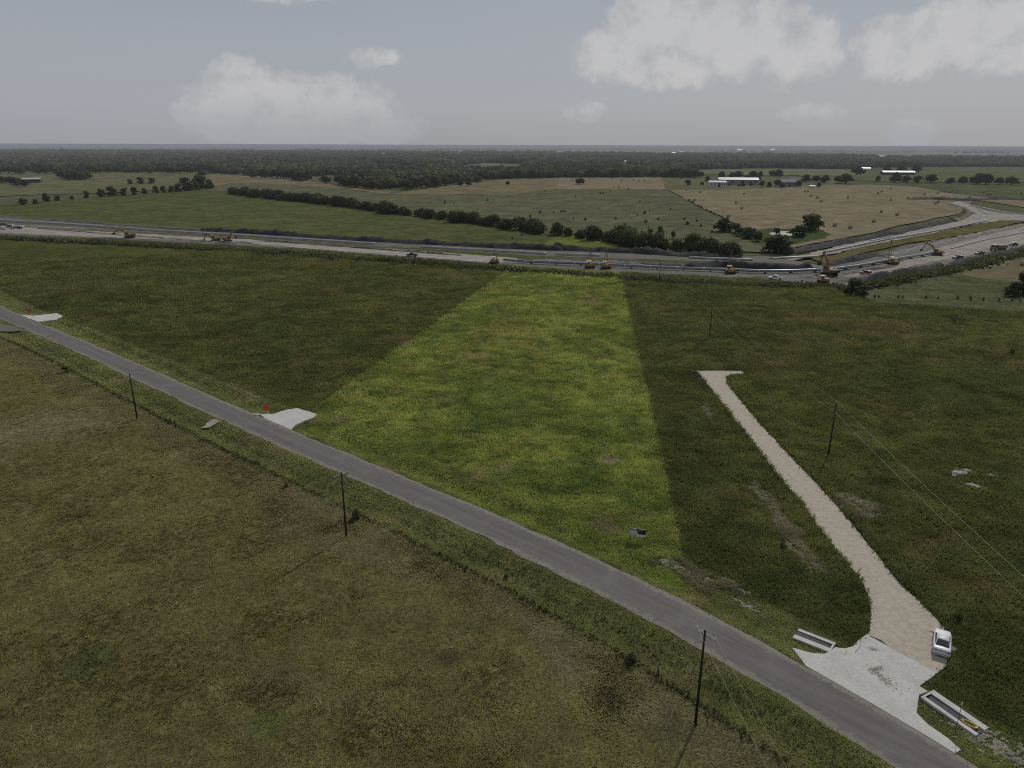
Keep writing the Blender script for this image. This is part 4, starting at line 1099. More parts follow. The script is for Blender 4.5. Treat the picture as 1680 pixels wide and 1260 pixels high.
# front edge of the woods: individual trees
row([(-20, 284), (60, 285), (120, 284), (200, 284), (330, 284), (345, 284)], 17, 12, 'oak', 'dark tree at the left front edge of the wide wood', 'front edge of the wood, left', 91, 8, 1.5)
row([(425, 292), (470, 293), (500, 297)], 11, 12, 'oak', 'dark tree of the small grove left of the projecting wood', 'grove left of the projecting wood', 92, 7, 1.3)
row([(540, 300), (590, 307), (635, 311), (690, 308), (745, 301)], 10, 12, 'oak', 'dark tree at the front edge of the projecting wood before the grey pasture', 'front edge of the projecting wood', 93, 6, 1.25)
row([(800, 295), (860, 292), (960, 291), (1080, 291), (1190, 292), (1280, 290)], 20, 12, 'oak', 'dark tree at the front edge of the wood behind the tan stubble', 'front edge of the wood, centre', 94, 8, 1.3)

# ------------------------------------------------------------------ the woods as one mass
FOREST = [([(-300, 252), (0, 251.5), (420, 252), (840, 252.5), (1000, 254), (1260, 255.5), (1500, 258.5), (1900, 259.5), (1900, 270), (1680, 271), (1500, 272), (1430, 273), (1340, 286), (1190, 291), (1000, 290), (800, 293), (740, 300), (640, 309), (560, 302), (500, 296), (470, 291), (420, 289), (330, 283), (200, 283), (100, 283), (0, 283), (-300, 285)], 1.0)]
CLEAR = [[(430, 267), (520, 269.5), (525, 264), (440, 262.5)], [(600, 278.5), (690, 283), (700, 275.5), (610, 272)], [(1130, 265), (1230, 267), (1240, 261.5), (1140, 260)], [(1340, 267), (1420, 269), (1430, 263), (1350, 261.5)], [(250, 273), (310, 274.5), (315, 269), (255, 268.5)], [(745, 283), (860, 284), (862, 270), (800, 267), (755, 271)], [(850, 278), (970, 279), (1060, 278), (1052, 270), (900, 270)], [(1085, 286), (1250, 290), (1420, 289), (1420, 276), (1250, 275), (1110, 278)], [(70, 263), (115, 263), (112, 256), (75, 256)], [(170, 262), (200, 261), (197, 255), (175, 256)], [(555, 263), (602, 263), (600, 256), (560, 256)], [(1010, 278), (1064, 285), (1068, 280), (1032, 270), (1020, 265)], [(1425, 284), (1510, 290), (1510, 279), (1430, 276)], [(500, 297), (545, 302), (545, 296), (505, 293)], [(1330, 300), (1400, 300), (1400, 287), (1330, 287)]]
HOUSES = [(387, 253.8, 26, 1), (276, 276.5, 22, 1), (265, 259, 24, 1), (254, 258.5, 20, 0), (469, 257, 24, 1), (628, 255, 34, 1), (638, 254.2, 20, 1), (650, 262, 20, 0), (646, 264.5, 16, 1), (752, 253.5, 30, 1), (747, 260.5, 22, 1), (744, 271.5, 20, 1), (640, 287, 18, 0), (875, 256, 26, 0), (914, 251.3, 24, 1), (918, 251.3, 20, 1), (1052, 270.5, 40, 0), (1090, 276, 30, 1), (1222, 258, 40, 1), (1150, 245.6, 46, 1), (1219, 246.5, 50, 1), (1212, 247.2, 50, 1), (1267, 247, 46, 1), (1322, 261.5, 26, 1), (1446, 259.5, 40, 0), (1440, 261, 26, 0), (1614, 261.5, 26, 1), (1420, 281, 18, 1), (1413, 280.5, 14, 0), (1104, 253, 30, 1), (1118, 251, 34, 1), (1080, 252, 34, 0), (1135, 250, 34, 1), (395, 283, 14, 1), (402, 283, 12, 1), (553, 268, 20, 0), (1027, 268, 16, 1)]
def forest():
    rs = np.random.default_rng(77)
    n = 230000
    r = np.sqrt(rs.uniform(1000 ** 2, 5600 ** 2, n)); az = rs.uniform(-.72, .72, n)
    # thin the far depth: rows hide one another at this grazing height
    keep = rs.random(n) < np.clip((1500 / r) ** 1.25, .12, 1)
    r, az = r[keep], az[keep]
    x, y = r * np.sin(az), r * np.cos(az)
    px, py = to_px(x, y)
    ok = np.zeros(len(x), bool)
    for poly, _ in FOREST: ok |= inside(px, py, poly)
    for poly in CLEAR: ok &= ~inside(px, py, poly)
    for hx, hy, wdt, _ in HOUSES:
        ok &= ~((np.abs(px - hx) < 5) & (py > hy - .6) & (py < hy + 4.5))
    ok &= (vn(x, y, 330, 3) * .65 + vn(x, y, 90, 5) * .35 + .25 * vn(x, y, 35, 6)) > .50
    x, y, r = x[ok], y[ok], r[ok]
    m = len(x)
    print('forest', m)
    far_ = np.clip((r - 1000) / 4000, 0, 1)
    h = 9.5 * rs.uniform(.6, 1.35, m) * (.75 + .5 * vn(x, y, 70, 15)) * (1 + .25 * far_)
    w = 14.5 * rs.uniform(.6, 1.5, m) * (1 + .7 * far_)
    k = 16
    d = rs.normal(0, 1, (m, k, 3)); d /= np.linalg.norm(d, axis=2)[:, :, None]
    d[:, :, 2] = np.where(d[:, :, 2] < -.2, -d[:, :, 2], d[:, :, 2])
    P = np.empty((m, k, 3))
    P[:, :, 0] = x[:, None] + d[:, :, 0] * w[:, None] * .42
    P[:, :, 1] = y[:, None] + d[:, :, 1] * w[:, None] * .42
    P[:, :, 2] = h[:, None] * .55 + d[:, :, 2] * h[:, None] * .40
    nn = d + rs.normal(0, .45, (m, k, 3)); nn /= np.linalg.norm(nn, axis=2)[:, :, None]
    u = np.cross(nn, rs.normal(0, 1, (m, k, 3))); u /= np.linalg.norm(u, axis=2)[:, :, None]
    v = np.cross(nn, u)
    s = w[:, None] * rs.uniform(.16, .34, (m, k))
    V = np.empty((m, k, 4, 3))
    for q, (a, b) in enumerate(((-1, -.8), (1, -.6), (.8, .9), (-.9, .7))):
        V[:, :, q] = P + u * (a * s)[..., None] + v * (b * s)[..., None]
    V[..., 2] = np.maximum(V[..., 2], -.3)
    gc = np.ones((m, k, 4, 4))
    gc[..., 0] = np.clip(rs.random(m) * .4 + 1.1 * (vn(x, y, 140, 16) - .35), 0, .8)[:, None, None] + (rs.random((m, k)) * .3)[:, :, None]
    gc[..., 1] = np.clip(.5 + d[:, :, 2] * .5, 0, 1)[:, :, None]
    on = np.repeat(d + np.array([0, 0, .3]), 4, axis=1).reshape(-1, 3)
    o = link('woodland', np_mesh('woodland', V.reshape(-1, 3), np.arange(m * k * 4).reshape(-1, 4), {'gc': gc.reshape(-1, 4)}, False, {'onrm': on}), L_FOREST)
    o['kind'] = 'stuff'
    # hedges and spinneys on the hazy plain beyond
    rs = np.random.default_rng(78)
    V2, G2, O2 = [], [], []
    for i in range(75):
        rr = 6200 + 15000 * rs.random() ** 1.2; a = rs.uniform(-.75, .75)
        L = rs.uniform(150, 1500) * (rr / 9000); cx, cyy = rr * math.sin(a), rr * math.cos(a)
        th = rs.normal(0, .35)
        for j in range(int(L / 30)):
            f = rs.uniform(-.5, .5) * L
            hx, hy, hh, ww = cx + math.cos(th) * f, cyy + math.sin(th) * f + rs.normal(0, 25), rs.uniform(7, 15), rs.uniform(14, 40)
            for q in range(3):
                b = rs.uniform(0, PI); dx, dy = math.cos(b) * ww * .5, math.sin(b) * ww * .5
                V2 += [(hx - dx, hy - dy, -.3), (hx + dx, hy + dy, -.3), (hx + dx * .7, hy + dy * .7, hh * rs.uniform(.7, 1)), (hx - dx * .7, hy - dy * .7, hh * rs.uniform(.7, 1))]
                G2 += [(rs.random(), .7, 0, 1)] * 4; O2 += [(0, -.3, .9)] * 4
    o = link('distant_hedgerows', np_mesh('distant_hedgerows', V2, np.arange(len(V2)).reshape(-1, 4), {'gc': G2}, False, {'onrm': O2}), L_FOREST)
    o['kind'] = 'stuff'
forest()

# rough tall weeds: a strip of uncut growth in front of the work corridor, others along banks
def weeds(pts, width, h, seed, mat=L_WEED, dens=1.2, size=.45, jit=0.8):
    rs = np.random.default_rng(seed)
    line = np.array(smooth_line(pts, 2.0))
    T = np.gradient(line, axis=0); T /= np.linalg.norm(T, axis=1)[:, None]
    Ls = np.linalg.norm(np.diff(line, axis=0), axis=1).sum()
    n = int(Ls * width * dens)
    fi = rs.random(n) * (len(line) - 1); i = fi.astype(int); fr = (fi - i)[:, None]
    LP = line[i] * (1 - fr) + line[np.minimum(i + 1, len(line) - 1)] * fr
    off = rs.normal(0, width * .3, n) + (vn(fi * 2.0, 0, 9, seed) - .5) * width * .6
    x = LP[:, 0] - T[i, 1] * off + rs.normal(0, jit, n); y = LP[:, 1] + T[i, 0] * off + rs.normal(0, jit, n)
    hh = h * rs.uniform(.35, 1.1, n) * (.35 + 1.1 * vn(x, y, 7, seed + 1)) * (.6 + .8 * vn(x, y, 26, seed + 2))
    k = 5
    a = rs.uniform(0, 2 * PI, (n, k)); s = size * rs.uniform(.5, 1.3, (n, k))
    z0 = zground(x, y)
    P = np.stack([x[:, None] + rs.normal(0, size * .6, (n, k)), y[:, None] + rs.normal(0, size * .6, (n, k)), z0[:, None] + hh[:, None] * rs.uniform(.15, 1, (n, k))], 2)
    u = np.stack([np.cos(a), np.sin(a), rs.normal(0, .4, (n, k))], 2)
    v = np.stack([-np.sin(a) * .6 + rs.normal(0, .4, (n, k)), np.cos(a) * .6, rs.uniform(.3, 1.1, (n, k))], 2)
    V = np.empty((n, k, 4, 3))
    for q, (aa, bb) in enumerate(((-.8, -1), (.8, -.9), (.5, 1), (-.5, .9))):
        V[:, :, q] = P + u * (aa * s)[..., None] + v * (bb * s)[..., None]
    V[..., 2] = np.maximum(V[..., 2], z0[:, None, None] - .05)
    gc = np.ones((n, k, 4, 4)); gc[..., 0] = rs.random((n, k))[:, :, None]
    gc[..., 1] = np.clip((P[:, :, 2] - z0[:, None]) / (hh[:, None] + .1), 0, 1)[:, :, None] * .8 + .2
    on = np.zeros((n * k * 4, 3)); on[:, 2] = 1; on[:, 1] = -.2
    o = link('tall_weeds', np_mesh('tall_weeds', V.reshape(-1, 3), np.arange(n * k * 4).reshape(-1, 4), {'gc': gc.reshape(-1, 4)}, False, {'onrm': on}), mat)
    o['kind'] = 'stuff'
    return o
weeds(GL([(-200, 380), (0, 391), (110, 397), (220, 402), (330, 408), (430, 414), (560, 424), (680, 432), (800, 442), (860, 446)]), 8, 1.7, 5, dens=1.3)
weeds(GL([(860, 446), (960, 452), (1080, 461), (1180, 466), (1260, 470), (1340, 470), (1400, 475)]), 7, 1.5, 6, dens=1.5)
weeds(GL([(1410, 470), (1450, 466), (1500, 455), (1550, 447), (1610, 433), (1690, 414), (1800, 390)]), 7, 1.9, 7, dens=1.5)
weeds([tuple(map(float, on_road(x, -10.5))) for x in np.arange(-160, 60, 6)], .9, .42, 8, leaf_mat('fence_line_weeds', (0.060, 0.058, 0.024), (0.130, 0.125, 0.055)), 12, .09, .2)
weeds([tuple(map(float, on_road(x, -7.0))) for x in np.arange(-160, 60, 6)], 2.6, .34, 9, leaf_mat('ditch_weeds', (0.095, 0.115, 0.048), (0.165, 0.185, 0.080)), 5, .09, .4)
weeds([tuple(map(float, on_road(x, 8.0))) for x in np.arange(-160, 20, 6)], 3.0, .36, 10, leaf_mat('ditch_weeds_north', (0.10, 0.12, 0.042), (0.19, 0.21, 0.075)), 4, .09, .4)
weeds([(45.6, 79), (45.9, 91), (46.2, 103), (46.1, 116), (46.4, 131), (46.5, 150), (46.5, 174)], .7, .9, 11, leaf_mat('driveway_weeds', (0.060, 0.075, 0.028), (0.130, 0.145, 0.055)), 10, .10, .3)
weeds([(52.5, 76), (52.1, 91), (52.8, 108), (52.4, 122), (52.2, 136), (52.4, 152), (53.6, 170)], .5, .45, 12, leaf_mat('driveway_weeds_right', (0.065, 0.065, 0.030), (0.140, 0.130, 0.058)), 9, .09, .25)

# ------------------------------------------------------------------ utility poles and their wires
M_POLE = simple('creosoted_pole', (0.040, 0.031, 0.026), 0.9, 0, 0.3, 2.0, 0.2)
M_ARM = simple('weathered_crossarm', (0.34, 0.33, 0.31), 0.85, 0, 0.2, 2.0, 0.2)
M_ARMD = simple('dark_crossarm', (0.12, 0.11, 0.10), 0.85, 0, 0.2, 2.0, 0.2)
M_PORC = simple('grey_porcelain', (0.55, 0.55, 0.54), 0.3, 0, 0.1, 4.0, 0.5)
M_WIRE = simple('aluminium_wire', (0.36, 0.36, 0.28), 0.5, 0.2, 0.1, 1.0, 0.5)
M_STEEL = simple('galvanised_steel', (0.40, 0.41, 0.41), 0.5, 0.5, 0.2, 2.0, 0.5)

def utility_pole(x, y, h, label, arm=None, arm_mat=None, brace=False, lean=0.0, group=None, r=.15):
    z = float(zground(x, y))
    t = empty('utility_pole', (x, y, z))
    tag(t, label, 'utility pole', group)
    MB().tube((0, 0, -.3), (0, 0, h), r, r * .66, 10).build('pole', M_POLE, t, True)
    if arm:
        ang, half, zz, off = arm
        d = Vector((math.cos(ang), math.sin(ang), 0)); n = Vector((-d.y, d.x, 0)) * .17
        MB().bar(-d * half + n + Vector((0, 0, zz)) + d * off, d * half + n + Vector((0, 0, zz)) + d * off, .10, .13).build('crossarm', arm_mat or M_ARM, t)
        if brace:
            for s in (-1, 1):
                MB().bar(Vector((0, 0, zz - .75)) + n * .8, d * (s * half * .55 + off) + n + Vector((0, 0, zz - .06)), .05, .03).build('brace', M_STEEL, t)
        for s in (-.92, -.4, .45, .92):
            p = d * (half * s + off) + n + Vector((0, 0, zz + .065))
            MB().tube(p, p + Vector((0, 0, .1)), .03, .03, 6).tube(p + Vector((0, 0, .1)), p + Vector((0, 0, .24)), .075, .05, 8).build('insulator', M_PORC, t, True)
    else:
        MB().tube((0, 0, h), (0, 0, h + .12), .03, .03, 6).tube((0, 0, h + .12), (0, 0, h + .30), .085, .06, 8).build('insulator', M_PORC, t, True)
        MB().bar((r * .6, 0, h - 2.1), (r + .14, 0, h - 2.1), .05, .05).tube((r + .14, 0, h - 2.2), (r + .14, 0, h - 2.0), .05, .05, 8).build('bracket', M_STEEL, t)
    return t
P1, P2, P3 = (18.4, 57.4), (-24.4, 93.7), (-78.9, 141.3)
P0 = (55.2, 24.0)
PC = (24.5, 6.0)
utility_pole(*P1, 11.3, 'tall brown utility pole with angled crossarm and brace, nearest the camera', (R(-50), 1.15, 10.75, .05), M_ARM, True)
utility_pole(*P2, 10.4, 'brown roadside utility pole with dark crossarm, middle of the roadside line', (R(45), 1.2, 9.75, 0), M_ARMD, True)
utility_pole(*P3, 10.1, 'dark roadside utility pole with pale crossarm, beside the short fence posts', (R(62), 1.25, 9.5, 0), M_ARM, False, r=.16)
utility_pole(*P0, 10.3, 'dark bare pole beyond the lower right corner, carrying the line along the driveway')
utility_pole(*PC, 10.6, 'brown utility pole below the picture, next on the roadside line', (R(0), 1.2, 10.0, 0), M_ARM, True)
Q1, Q2, Q3 = (59.45, 124.0), (59.55, 210.5), (62.0, 301.7)
utility_pole(*Q1, 10.3, 'dark bare pole without crossarm right of the driveway, nearest of the three bare poles')
utility_pole(*Q2, 9.6, 'slim dark pole standing in the meadow beyond the end of the driveway')
utility_pole(*Q3, 9.2, 'far slim pole standing by the weed strip in front of the trench')
for px, py, h, lb in ((154, 297.5, 16, 'thin far pole on the left meadow near the low shed'), (284, 290.5, 14, 'thin far pole on the tan rise behind the left clumps'), (866, 281, 22, 'thin far pole in the clearing inside the wood')):
    utility_pole(*G(px, py), h, lb, (R(10), 2.0, h - .8, 0), M_ARMD, False, r=.22)

def wire(a, b, sag, label, r=.014, group='wires between the utility poles'):
    bm = bmesh.new(); prev = None; n = 28
    a, b = Vector(a), Vector(b)
    for i in range(n + 1):
        f = i / n
        p = a.lerp(b, f); p.z -= sag * 4 * f * (1 - f)
        d = (b - a).normalized(); s = Vector((-d.y, d.x, 0)).normalized(); u = d.cross(s)
        ring = [bm.verts.new(p + (s * math.cos(q) + u * math.sin(q)) * r) for q in (0, 2 * PI / 5, 4 * PI / 5, 6 * PI / 5, 8 * PI / 5)]
        if prev:
            for k in range(5): bm.faces.new((prev[k], prev[(k + 1) % 5], ring[(k + 1) % 5], ring[k]))
        prev = ring
    o = link('power_wire', bm_mesh(bm, 'power_wire', True), M_WIRE)
    tag(o, label, 'wire', group)
for nm, a, b, ha, hb, r1 in (('from the right edge to the nearest bare pole', P0, Q1, 10.4, 10.55, .017), ('between the nearest and second bare pole', Q1, Q2, 10.55, 9.85, .013), ('between the second and farthest bare pole', Q2, Q3, 9.85, 9.45, .012)):
    wire((*a, ha), (*b, hb), 1.0, 'upper of two thin wires ' + nm, r1)
    wire((a[0] + .3, a[1], ha - 2.4), (b[0] + .3, b[1], hb - 2.4), 1.0, 'lower of two thin wires ' + nm, r1)
def arm_pt(P, ang, half, zz, s):
    d = Vector((math.cos(ang), math.sin(ang), 0))
    z = float(zground(*P))
    return (P[0] + d.x * half * s - d.y * .17, P[1] + d.y * half * s + d.x * .17, z + zz + .28)
for s, nm in ((-.92, 'field-side'), (.92, 'road-side')):
    wire(arm_pt(P1, R(-50), 1.15, 10.75, s), arm_pt(PC, R(0), 1.2, 10.0, s), .9, nm + ' wire from the nearest braced pole towards the bottom edge', .009)
    wire(arm_pt(P2, R(45), 1.2, 9.75, s), arm_pt(P1, R(-50), 1.15, 10.75, s), .9, nm + ' wire between the nearest braced pole and the middle roadside pole', .008)
    wire(arm_pt(P3, R(62), 1.25, 9.5, s), arm_pt(P2, R(45), 1.2, 9.75, s), 1.0, nm + ' wire between the middle and the left roadside pole', .008)

# ------------------------------------------------------------------ fence posts, marker pole
M_POST = simple('old_cedar_post', (0.060, 0.048, 0.038), 0.95, 0, 0.3, 4.0, 0.1)
for px, py, h, r, lb in ((1079, 1113, 1.5, .10, 'lone weathered fence post on the bank left of the nearest utility pole'), (260.5, 704.5, 1.2, .12, 'short stout fence post, lowest of four near the left utility pole'), (273.5, 691, 1.3, .10, 'slim fence post, farthest back of four near the left utility pole'),
                         (280.5, 695, 1.3, .12, 'fence post between two others near the left utility pole'), (288.5, 702, 1.7, .13, 'tallest fence post, rightmost of four near the left utility pole'), (1160, 1192, 1.3, .05, 'thin fence stake just right of the nearest utility pole'), (1215, 1220, 1.3, .05, 'thin fence stake at the edge of the bank below the road, lowest on the fence')):
    x, y = G(px, py); z = float(zground(x, y))
    b = MB().tube((0, 0, -.2), (rnd := random.uniform(-.04, .04), random.uniform(-.04, .04), h), r, r * .85, 8)
    o = b.build('fence_post', M_POST); o.location = (x, y, z)
    tag(o, lb, 'fence post')
x, y = G(1567, 1201, -.1)
t = empty('marker_pole', (x, y, float(zground(x, y)))); tag(t, 'thin dark marker pole with a white tip beside the lower culvert', 'marker pole')
MB().tube((0, 0, -.1), (0, 0, 3.3), .030, .022, 6).build('shaft', simple('dark_fibreglass', (0.05, 0.05, 0.055), .6), t, True)
MB().tube((0, 0, 3.3), (0, 0, 3.7), .055, .045, 8).build('tip', simple('white_tip', (0.7, 0.7, 0.68), .5), t, True)

# ------------------------------------------------------------------ culvert ends at the apron
M_CURB = aggregate_mat('precast_concrete', (0.50, 0.49, 0.455), (0.44, 0.425, 0.395), (0.24, 0.22, 0.19), 1.5, 0.5)
M_DARK = simple('dark_invert', (0.035, 0.032, 0.038), 0.7, 0, 0.3, 2.0, 0.3)  # dark base colour for the channel floor
def culvert(a, b, w, label, far_w=.34):
    """sloped end treatment running from the pipe mouth a down to b: two curbs, a headwall, a dark invert and a pipe mouth"""
    ax, ay = a; bx, by = b
    L = math.hypot(bx - ax, by - ay); rz = math.atan2(by - ay, bx - ax)
    t = empty('culvert', (ax, ay, 0), rz); tag(t, label, 'culvert')
    zi = [max(float(zground(px_ + q * (by - ay) / L, py_ - q * (bx - ax) / L)) for q in (-w / 2, 0, w / 2)) + .03 for px_, py_ in (a, b)]
    zi = [max(zi), max(zi)]
    z0, z1 = zi[0] + .17, zi[1] + .08
    for s in (-1, 1):
        y0 = s * w / 2; cw = .72 if s > 0 else .46
        bm = bmesh.new()
        n = 10
        for i in range(n + 1):
            f = i / n; zt = z0 + (z1 - z0) * f
            yo = y0 + s * cw
            for yy, zz in ((y0, zt), (yo, zt), (yo, zt - .7), (y0, zt - .7)): bm.verts.new((f * L, yy, zz))
        bm.verts.ensure_lookup_table()
        for i in range(n):
            for k in range(4):
                p, q = i * 4 + k, i * 4 + (k + 1) % 4
                bm.faces.new((bm.verts[p], bm.verts[q], bm.verts[q + 4], bm.verts[p + 4]))
        bm.faces.new([bm.verts[k] for k in range(4)]); bm.faces.new([bm.verts[n * 4 + k] for k in (3, 2, 1, 0)])
        link('curb', bm_mesh(bm, 'curb'), M_CURB, t)
    MB().box((-.10, .13, z0 - .25), (.2, w + 1.22, .56)).build('headwall', M_CURB, t)
    MB().quad([(0, -w / 2, zi[0]), (L, -w / 2, zi[1]), (L, w / 2, zi[1]), (0, w / 2, zi[0])]).build('invert', M_DARK, t)
    bm = bmesh.new()
    bmesh.ops.create_cone(bm, cap_ends=True, segments=16, radius1=w * .20, radius2=w * .20, depth=.1, matrix=Matrix.Translation((.03, 0, zi[0] + .04)) @ Matrix.Diagonal((.5, 2, .5, 1)) @ Matrix.Rotation(PI / 2, 4, 'Y'))
    link('pipe_mouth', bm_mesh(bm, 'pipe_mouth'), simple('shadowed_pipe_mouth', (0.012, 0.012, 0.012), .9), t)
    return t
culvert((37.0, 69.3), (33.9, 71.9), .95, 'pale concrete culvert end with a dark channel left of the concrete apron')
culvert((43.9, 61.5), (46.5, 56.6), 1.0, 'longer concrete culvert end with a dark channel below the concrete apron')
# dark mud scuffs and rebar gap on the apron are part of its surface; the yellow hose lies in the lower culvert
cx_, cy_ = 45.9, 57.6
bm = bmesh.new(); prev = None; n = 60
for i in range(n + 1):
    a = 2 * PI * 2.2 * i / n; rr = .34 + .10 * i / n
    p = Vector((math.cos(a) * rr * 1.7, math.sin(a) * rr * .75, .05 + .10 * i / n)); nx = Vector((-math.sin(a), math.cos(a), 0))
    s = Vector((math.cos(a), math.sin(a), 0)); u = Vector((0, 0, 1))
    ring = [bm.verts.new(p + (s * math.cos(q) + u * math.sin(q)) * .06) for q in [2 * PI * k / 6 for k in range(6)]]
    if prev:
        for k in range(6): bm.faces.new((prev[k], prev[(k + 1) % 6], ring[(k + 1) % 6], ring[k]))
    prev = ring
o = link('hose', bm_mesh(bm, 'hose', True), simple('yellow_rubber', (0.55, 0.40, 0.04), .5)); o.location = (cx_, cy_, .03); o.rotation_euler = (0, 0, R(-52))
tag(o, 'loose coil of yellow hose lying in the channel of the lower culvert', 'hose')

M_MUD = aggregate_mat('dried_mud', (0.23, 0.20, 0.165), (0.28, 0.25, 0.21), (0.17, 0.145, 0.12), 4.0, 0.5)
def mud(px, py, n, sx, sy, seed, dz, a0=0.0):
    rr = random.Random(seed); bm = bmesh.new(); cx, cyy = G(px, py)
    for i in range(n):
        u, v = rr.gauss(0, sx), rr.gauss(0, sy)
        x, y = cx + u * math.cos(a0) - v * math.sin(a0), cyy + u * math.sin(a0) + v * math.cos(a0)
        r = rr.uniform(.02, .085); ph = rr.random() * 6
        z = zap(x, y) + dz + i * .00012
        vs = [bm.verts.new((x + r * (1 + .3 * math.sin(3 * k + ph)) * math.cos(k * PI / 5), y + .7 * r * (1 + .3 * math.cos(2 * k + ph)) * math.sin(k * PI / 5), z + .0)) for k in range(10)]
        f = bm.faces.new(vs)
    me = bpy.data.meshes.new('mud_splatter'); bm.to_mesh(me); bm.free()
    o = link('mud_splatter', me, M_MUD); o['kind'] = 'stuff'
mud(1447, 1114, 260, .28, .85, 3, .006, .25)
mud(1438, 1100, 120, .5, .22, 7, .05, .4)
mud(1432, 1066, 90, .30, .20, 4, .006)
def joint(a, b):
    a, b = Vector((*a, zap(*a) + .004)), Vector((*b, zap(*b) + .004)); d = (b - a).normalized(); s = Vector((-d.y, d.x, 0)) * .03
    k = 8; m = MB()
    for i in range(k):
        p, q = a.lerp(b, i / k), a.lerp(b, (i + 1) / k)
        p.z, q.z = zap(p.x, p.y) + .005, zap(q.x, q.y) + .005
        m.quad([p - s, q - s, q + s, p + s])
    o = m.build('expansion_joint', M_MUDJ); o['kind'] = 'structure'
M_MUDJ = simple('joint_filler', (0.10, 0.095, 0.09), .9)
joint((38.5, 68.6), (36.0, 65.5)); joint((42.6, 62.6), (39.6, 60.8)); joint((42.3, 71.2), (46.6, 65.3)); joint((40.6, 69.6), (39.2, 68.2))
mud(1470, 1098, 14, .8, .3, 5, .006)
mud(1500, 1122, 8, .2, .2, 6, .006)
